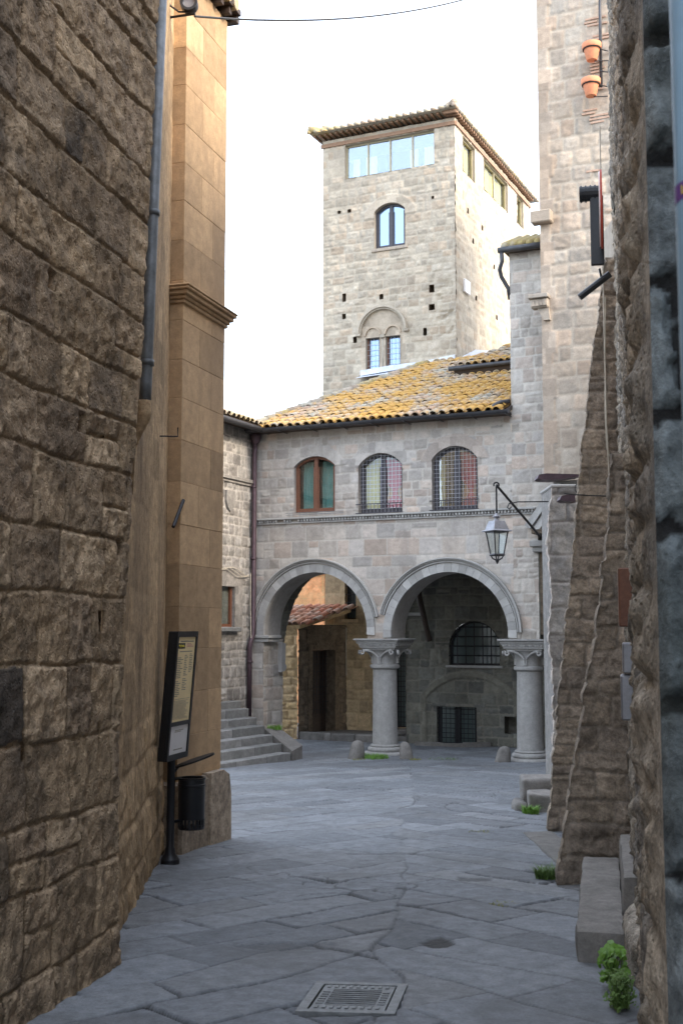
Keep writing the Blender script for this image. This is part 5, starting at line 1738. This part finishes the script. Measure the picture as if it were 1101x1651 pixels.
for k in range(4):
    mb.prism(TFh, [(3.69 + k * .075, 7.87), (3.725 + k * .075, 7.98), (3.76 + k * .075, 7.87)], .15, .19, .6)
mb.build('carved_corbel', M['tall'], TH)
mb = MB()
mb.tube([TFh.p(5.12, 14.8, .12), TFh.p(5.10, 12.0, .12)], .03, 8); mb.tube([TFh.p(5.22, 12.3, .05), TFh.p(5.10, 12.3, .16)], .015, 6)
mb.build('rod_pipe', M['gutter'], TH, True)
for (u, v, lb) in ((4.98, 12.46, 'upper terracotta flower pot in an iron ring on the tall house'), (4.95, 11.76, 'lower terracotta flower pot in an iron ring on the tall house')):
    FP = thing('flower_pot', TFh.p(u, v, .3), lb, 'flower pot', 'empty terracotta pots on the tall house')
    c = TFh.p(u, v, .32)
    mb = MB()
    mb.lathe(c, [(.095, 0), (.10, .005), (.15, .22), (.152, .225), (.175, .23), (.18, .24), (.185, .32), (.18, .33), (.165, .33), (.15, .24), (.05, .22)], 24)
    smooth_angle(mb.build('pot', M['terracotta'], FP), 40)
    mb = MB()
    mb.tube([c + A(.162 * math.cos(a), .162 * math.sin(a), .215) for a in np.linspace(0, 6.2832, 25)], .010, 6)
    mb.tube([c + A(.16, -.02, .215), TFh.p(u + .27, v + .22, .12)], .010, 6)
    mb.tube([c + A(.05, 0, -.012), TFh.p(u + .27, v + .03, .12)], .010, 6)
    mb.build('ring', M['iron'], FP)

# ------------------------------------------------------------------ corner building on the left of the arcade
CB = thing('narrow_house', O - 2.8 * R - 1.2 * N + A(0, 0, -.8), 'narrow grey stone house side with window, joined to the left end of the arcade', 'house')
CF = Fr(O - 2.80 * R, N, R)                          # u along N, so the street end has u < 0
cwin = [(-2.1, 1.76), (-2.1, 2.60), (-1.2, 2.60), (-1.2, 1.76)]
def cb_post(u, v, h, mask, tone, t2):
    d = np.maximum(np.abs(u + 1.62) - .75, np.abs(v - 2.3) - .72); m = sstep(.02, .0, d)
    h = h * (1 - m) + m * .03; mask = mask * (1 - m); tone = tone * (1 - m) + m * .3
    return h, mask, tone, t2
relief('side_wall', CF, -4.5, -.38, -1.0, 6.05, .025, M['corner'], CB,
       dict(rowh=(.15, .28), colw=(.13, .36), joint=.022, bevel=.025, warp=.025, corner=.03, split=.1, wfreq=2),
       depth=.016, rough=.02, rfreq=8, tilt=.010, big=.015, seed=801, holes=[cwin], post=cb_post)
mb = MB(); mb.strip(CF, cwin, .02, -.2, closed=True); mb.build('reveal', M['corner'], CB)
wc = window(CF, (-2.1, -1.2, 1.76, 2.60, 2.60), M['wood'], M['pane'], CB, depth=.06, fw=.06, mull=False)
curtain(wc, CF, -2.0, -1.3, 1.8, 2.55, -.2, M['curtain_green'], .01, 10)
mb = MB(); mb.box(CF, -2.3, -1.08, 1.66, 1.755, -.05, .14, .4, .015); mb.build('sill', M['step'], CB)
mb = MB()
mb.box(CF, -4.4, -.45, 4.84, 4.92, 0, .09, .4, .01); mb.box(CF, -4.4, -.45, 4.78, 4.84, 0, .05, .3, .01)
mb.build('string_course', M['corner'], CB)
mb = MB()
mb.prism(CF, [(-1.62, 4.60), (-1.62, 4.38), (-1.56, 4.25), (-1.45, 4.16), (-1.34, 4.25), (-1.28, 4.38), (-1.28, 4.60)], 0, .06, .5)
mb.build('carved_shield', M['corner'], CB)
mb = MB()
mb.box(CF, -4.4, -.36, 6.0, 6.04, -.1, .30, .4)
cr = mb.build('roof', M['darkwood'], CB)
slv = -R * math.cos(.33) + Z * math.sin(.33)
eD = CF.p(-4.4, 6.06, .34)
tiles('roof_tiles', eD, N, slv, 4.3, 1.8, lambda s, t: s < 4.3 - t * .55, M['roof_grey'], cr, 35)
mb = MB(); mb.prism(Fr(eD, N, A(0, 0, 1), slv), [(0, 0), (4.1, 0), (3.2, 1.8), (0, 1.8)], -.05, .01, .4); mb.build('roof_deck', M['darkwood'], cr)
mb = MB(); mb.tube([CF.p(-4.4, 5.99, .38), CF.p(-.42, 5.97, .38)], .06, 10); mb.build('gutter', M['gutter'], CB, True)
mb = MB(); mb.box(Fr(O - 2.8 * R, R, -N), -4, -.1, -.9, 6.0, .40, 4.4, .4); mb.build('back_wall', M['corner'], CB)
mb = MB()
uq = -.52
mb.lathe(CF.p(uq, 5.72, .12), [(.05, -.02), (.09, .04), (.12, .12), (.13, .20), (.12, .21)], 14)
mb.tube([CF.p(uq, 5.74, .12), CF.p(uq, 5.5, .10), CF.p(uq, 1.62, .10), CF.p(uq - .1, 1.45, .09), CF.p(uq - .12, 1.35, .08), CF.p(uq - .12, -.12, .08)], .052, 12)
for z in (4.75, 3.2, 1.0):
    mb.tube([CF.p(uq - (.12 if z < 1.4 else 0), z, .09), CF.p(uq - (.12 if z < 1.4 else 0), z + .05, .09)], .064, 12)
mb.build('downpipe', M['copper'], CB, True)
mb = MB()
for k in range(3):
    pts = [CF.p(-2.2 + i * .17, 3.0 - .06 * math.sin(i * .9 + k) - .03 * k - .012 * i, .06) for i in range(10)]
    mb.tube(pts, .009, 5)
mb.tube([CF.p(-.66, 2.9, .1), CF.p(-.64, 2.2, .09), CF.p(-.62, 1.5, .1)], .012, 6)
mb.build('wall_cable', M['palecable'], CB)

# staircase
ST = thing('stone_staircase', (-1.6, 23.8, -.84), 'seven grey stone steps climbing to the left in front of the arcade', 'staircase')
e1 = A(.51, .86, 0); e1 /= np.linalg.norm(e1)
e2 = A(-e1[1], e1[0], 0)
s0p = A(-.99, 23.95, 0)
rise = .155
rg = random.Random(3)
for i in range(7):
    o_ = s0p + e2 * (.27 * i) + e1 * (.10 * i)
    fr = Fr(o_, -e1, -e2)
    z1 = -.84 + rise * (i + 1)
    mb = MB()
    L = 3.0
    cuts = [0, rg.uniform(.7, 1.2), rg.uniform(1.5, 2.1), L]
    for a, b in zip(cuts[:-1], cuts[1:]):
        mb.box(fr, a + .003, b - .003, -.95, z1 + rg.uniform(-.006, .006), -.285, .0 + rg.uniform(-.006, .006), rg.random(), .012)
    mb.build('step', M['step'], ST)
mb = MB()
fr = Fr(s0p + e1 * .0, -e2 * -1, e1)
# sloping cheek stone beside the lower steps
pc = [s0p + e1 * .02 - e2 * .02, s0p + e1 * .42 + e2 * .0, s0p + e1 * .75 + e2 * .75, s0p + e1 * .33 + e2 * .85]
zt_ = [-.66, -.58, -.30, -.28]
V = [A(p[0], p[1], -.95) for p in pc] + [A(p[0], p[1], z) for p, z in zip(pc, zt_)]
mb.add(V, [[3, 2, 1, 0], [4, 5, 6, 7], [0, 1, 5, 4], [1, 2, 6, 5], [2, 3, 7, 6], [3, 0, 4, 7]], .5)
mb.build('cheek_stone', M['block'], ST)
cq = s0p + e1 * .62 + e2 * .80
tuft((cq[0], cq[1], -.32), 120, .16, .14, 'green grass tuft on the cheek stone of the staircase', M['leaf'], 21)

# bollards
def bollard(x, y, rw, hgt, label, seed, lean_=0.0):
    zb = float(gz(y)) - .05
    c = A(x, y, zb)
    prof = [(rw, 0), (rw * 1.0, .06), (rw * .95, hgt * .4), (rw * .82, hgt * .75), (rw * .62, hgt * .93), (rw * .3, hgt), (.01, hgt + .01)]
    n = 20; V = []
    rs = np.random.RandomState(seed)
    for r, z in prof:
        for k in range(n):
            a = 2 * math.pi * k / n
            q = r * (1 + .10 * math.sin(3 * a + seed) + .05 * rs.uniform(-1, 1))
            V.append(c + A(q * math.cos(a) + lean_ * z, q * math.sin(a) * .8, z))
    F = [[i * n + k, i * n + (k + 1) % n, (i + 1) * n + (k + 1) % n, (i + 1) * n + k] for i in range(len(prof) - 1) for k in range(n)]
    F.append([(len(prof) - 1) * n + k for k in range(n)])
    o = link_mesh('stone_bollard', V, F, M['block'], None, np.tile([.5, 0, .5], (len(V), 1)).astype(np.float32), True, origin=c)
    tag(o, label, 'bollard', 'worn guard stones in front of the columns')
bollard(.27, 24.3, .16, .40, 'worn stone bollard left of the middle column', 1, .12)
bollard(1.27, 24.25, .135, .38, 'worn stone bollard just right of the middle column', 2, -.08)
bollard(3.08, 23.6, .15, .34, 'dark stone bollard left of the right column', 3, .15)

# ------------------------------------------------------------------ courtyard behind the left arch
YD = Fr(O + 3.6 * N, R, -N)
YW = thing('courtyard_wall', O + 3.6 * N - 1.5 * R + A(0, 0, -.7), 'ochre and brown stone wall with a barred window seen through the left arch', 'wall')
ywin = [(-2.44, 1.96), (-2.44, 3.2), (-2.14, 3.2), (-2.14, 1.96)]
ydoor = [(-1.14, -.60), (-1.14, 1.62), (-.80, 1.62), (-.80, -.60)]
relief('wall_face', YD, -2.98, -.2, -1.0, 4.3, .022, M['yard'], YW,
       dict(rowh=(.2, .34), colw=(.22, .5), joint=.018, bevel=.03, warp=.03, corner=.04, split=.08, wfreq=2),
       depth=.025, rough=.018, rfreq=7, tilt=.02, big=.02, seed=901, holes=[ywin, ydoor],
       flat=lambda u, v: sstep(1.9, 2.3, v + .2 * fbm(u * 2, v * 2, 4, 2)) * .8)
mb = MB(); mb.strip(YD, ywin, .02, -.25, closed=True); mb.strip(YD, ydoor, .02, -.25, closed=True); mb.strip(YD, [(-2.98, -1), (-2.98, 4.3)], .02, -2.4)
mb.box(YD, -2.5, -2.08, 1.88, 1.955, -.05, .08, .5, .012)
mb.build('reveal', M['yard'], YW)
window(YD, (-2.44, -2.14, 1.96, 3.2, 3.2), M['darkwood'], M['dark_pane'], YW, depth=.15, fw=.03, mull=False, grille=(.09, .2, .0, .008))
window(YD, (-1.14, -.80, -.60, 1.62, 1.62), M['iron'], M['dark_pane'], YW, depth=.12, fw=.03, mull=False, grille=(.075, .12, -.05, .007))
mb = MB(); mb.box(YD, -2.98, -.2, 4.3, 4.4, -2.4, .05, .5); mb.build('coping', M['yard'], YW)

OR = Fr(O + 6.6 * N, R, -N)
OW = thing('orange_house', O + 6.6 * N - 5 * R + A(0, 0, -.8), 'orange plastered house wall far behind the left arch', 'house')
relief('wall_face', OR, -7.5, -3.0, -1.0, 4.2, .04, M['orange'], OW,
       dict(rowh=(.3, .6), colw=(.6, 1.4), joint=.006, bevel=.02, warp=.1, corner=.05), depth=.01, rough=.03, rfreq=4, tilt=.01, big=.03, seed=911,
       keep=[(-7.5, -1), (-3.0, -1), (-3.0, 3.62), (-4.4, 3.30), (-5.6, 3.0), (-7.5, 2.7)])
mb = MB(); rg = random.Random(14)
for k in range(20):
    s = -7.2 + k * .215
    z = np.interp(s, [-7.5, -5.6, -4.4, -3.0], [2.7, 3.0, 3.30, 3.62])
    mb.tube([OR.p(s, z + .03, .12), OR.p(s, z + .10, -.6)], .09, 8, rg.random())
mb.build('roof_edge', M['roof_red'], OW, True)
mb = MB(); mb.box(OR, -7.4, -3.05, -.9, 2.6, -1.5, -.1, .5); mb.build('back_wall', M['orange'], OW)

SH = thing('stone_shed', O - 3.0 * R + 2.6 * N + A(0, 0, -.8), 'small stone lean-to with dark doorway and terracotta roof under the left arch', 'shed')
sc = O - 3.02 * R + 2.2 * N                       # the visible corner
sdir = .62 * R + 1.38 * N; sdir /= np.linalg.norm(sdir)
Ls = 1.50
sout = np.cross(sdir, Z)
SHr = Fr(sc, sdir, sout)
sdoor = [(.42, -.80), (.42, 1.22), (1.12, 1.22), (1.12, -.80)]
relief('door_side', SHr, 0, Ls, -.9, 1.82, .02, M['dark_stained'], SH,
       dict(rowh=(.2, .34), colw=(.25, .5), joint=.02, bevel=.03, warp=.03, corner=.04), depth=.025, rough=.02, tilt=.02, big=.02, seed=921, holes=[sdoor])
SHf = Fr(sc, -R, -N)
relief('brightened_side', SHf, 0, 1.6, -.9, 1.82, .02, M['shed'], SH,
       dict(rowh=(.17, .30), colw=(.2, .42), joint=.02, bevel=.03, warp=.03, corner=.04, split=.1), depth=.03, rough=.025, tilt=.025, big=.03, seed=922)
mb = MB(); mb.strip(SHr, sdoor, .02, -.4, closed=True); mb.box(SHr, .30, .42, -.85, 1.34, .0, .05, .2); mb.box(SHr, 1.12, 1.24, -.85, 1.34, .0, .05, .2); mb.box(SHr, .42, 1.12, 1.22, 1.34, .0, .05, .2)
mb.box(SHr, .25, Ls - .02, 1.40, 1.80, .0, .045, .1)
mb.build('door_surround', M['dark_stained'], SH)
mb = MB(); mb.box(SHr, .43, 1.11, -.79, 1.21, -.36, -.30)
dr = mb.build('door', M['darkwood'], SH)
mb = MB()
for k in range(7):
    x = .48 + k * .095
    mb.tube([SHr.p(x, -.3, -.22), SHr.p(x, 1.2, -.22)], .008, 5)
for k in range(8):
    mb.tube([SHr.p(.43, -.2 + k * .18, -.21), SHr.p(1.11, -.2 + k * .18, -.21)], .006, 5)
mb.build('bars', M['iron'], dr)
mb = MB()
mb.tube([SHr.p(Ls - .03, 1.75, .05), SHr.p(Ls - .04, 1.2, .05), SHr.p(Ls - .03, .6, .05)], .014, 6); mb.build('cable', M['palecable'], SH)
slS = (N * .9 + Z * .28); slS = slS / np.linalg.norm(slS)
eS = sc - R * 1.7 - N * .06 + Z * 1.80
shr = tiles('roof', eS, R, slS, 2.9, 1.3, lambda s, t: s < 1.85 + t * .55, M['roof_red'], SH, 37)
upS = np.cross(R, slS)
mb = MB(); mb.prism(Fr(eS, R, upS if upS[2] > 0 else -upS, slS), [(0, 0), (1.78, 0), (2.5, 1.35), (0, 1.35)], -.08, .01, .4); mb.build('roof_deck', M['shed'], shr)

# raised paving and kerbs under the arches
PV = thing('stone_platform', O + 2.9 * N - 1.5 * R + A(0, 0, -.84), 'raised stone paving with a worn kerb beneath the left arch', 'platform')
mb = MB()
a_ = sc + R * .06 - N * .02
cor = [sc + sdir * .05 + sout * .0, sc + R * .9 - N * .02, sc + R * 2.05 + N * .05, sc + R * 2.5 + N * 1.35, sc + sdir * Ls]
n_ = len(cor)
mb.add([A(p[0], p[1], -.95) for p in cor] + [A(p[0], p[1], -.70) for p in cor], [list(range(n_))[::-1], list(range(n_, 2 * n_))] + [[i, (i + 1) % n_, n_ + (i + 1) % n_, n_ + i] for i in range(n_)], .5)
mb.build('paving', M['block'], PV)
mb = MB()
rg = random.Random(2)
pk = [cor[0], cor[1], cor[2]]
for p, q in zip(pk[:-1], pk[1:]):
    d = q - p; L = np.linalg.norm(d); d /= L
    f_ = Fr(p, d, np.cross(d, Z))
    x = 0
    while x < L - .05:
        w_ = min(rg.uniform(.4, .7), L - x)
        mb.box(f_, x + .004, x + w_ - .004, -.95, -.675 + rg.uniform(-.01, .01), -.15, .05 + rg.uniform(-.01, .01), rg.random(), .02)
        x += w_
mb.build('kerb', M['block'], PV)
DS = thing('door_steps', O + 3.2 * N - .7 * R + A(0, 0, -.84), 'two worn stone steps before the barred door behind the middle column', 'steps')
for k, (n0, n1, z) in enumerate(((2.75, 3.6, -.74), (3.1, 3.6, -.62))):
    mb = MB(); mb.box(Fr(O, R, N), -1.25, -.15 if k == 0 else -.60, -.95, z, n0, n1, .5, .015); mb.build('step', M['block'], DS)
fk2 = Fr(O, R, N)
rock('kerb_stone', fk2, .0, 1.15, -.95, -.765, 1.95, 2.12, M['block'], 'low stone kerb on the floor inside the right arch', 'kerb', 15, .02, 'kerb stones inside the right arch')
dk_ = .62 * R + .8 * N
fk3 = Fr(O + 1.16 * R + 1.95 * N, .75 * R + .55 * N, None)
rock('kerb_stone', fk3, .0, .62, -.95, -.74, -.16, .0, M['block'], 'short slanting kerb stone before the basement grating', 'kerb', 16, .02, 'kerb stones inside the right arch')
# inner flank of the passage at the left end of the arcade
PF = Fr(O - 2.54 * R, N, R)
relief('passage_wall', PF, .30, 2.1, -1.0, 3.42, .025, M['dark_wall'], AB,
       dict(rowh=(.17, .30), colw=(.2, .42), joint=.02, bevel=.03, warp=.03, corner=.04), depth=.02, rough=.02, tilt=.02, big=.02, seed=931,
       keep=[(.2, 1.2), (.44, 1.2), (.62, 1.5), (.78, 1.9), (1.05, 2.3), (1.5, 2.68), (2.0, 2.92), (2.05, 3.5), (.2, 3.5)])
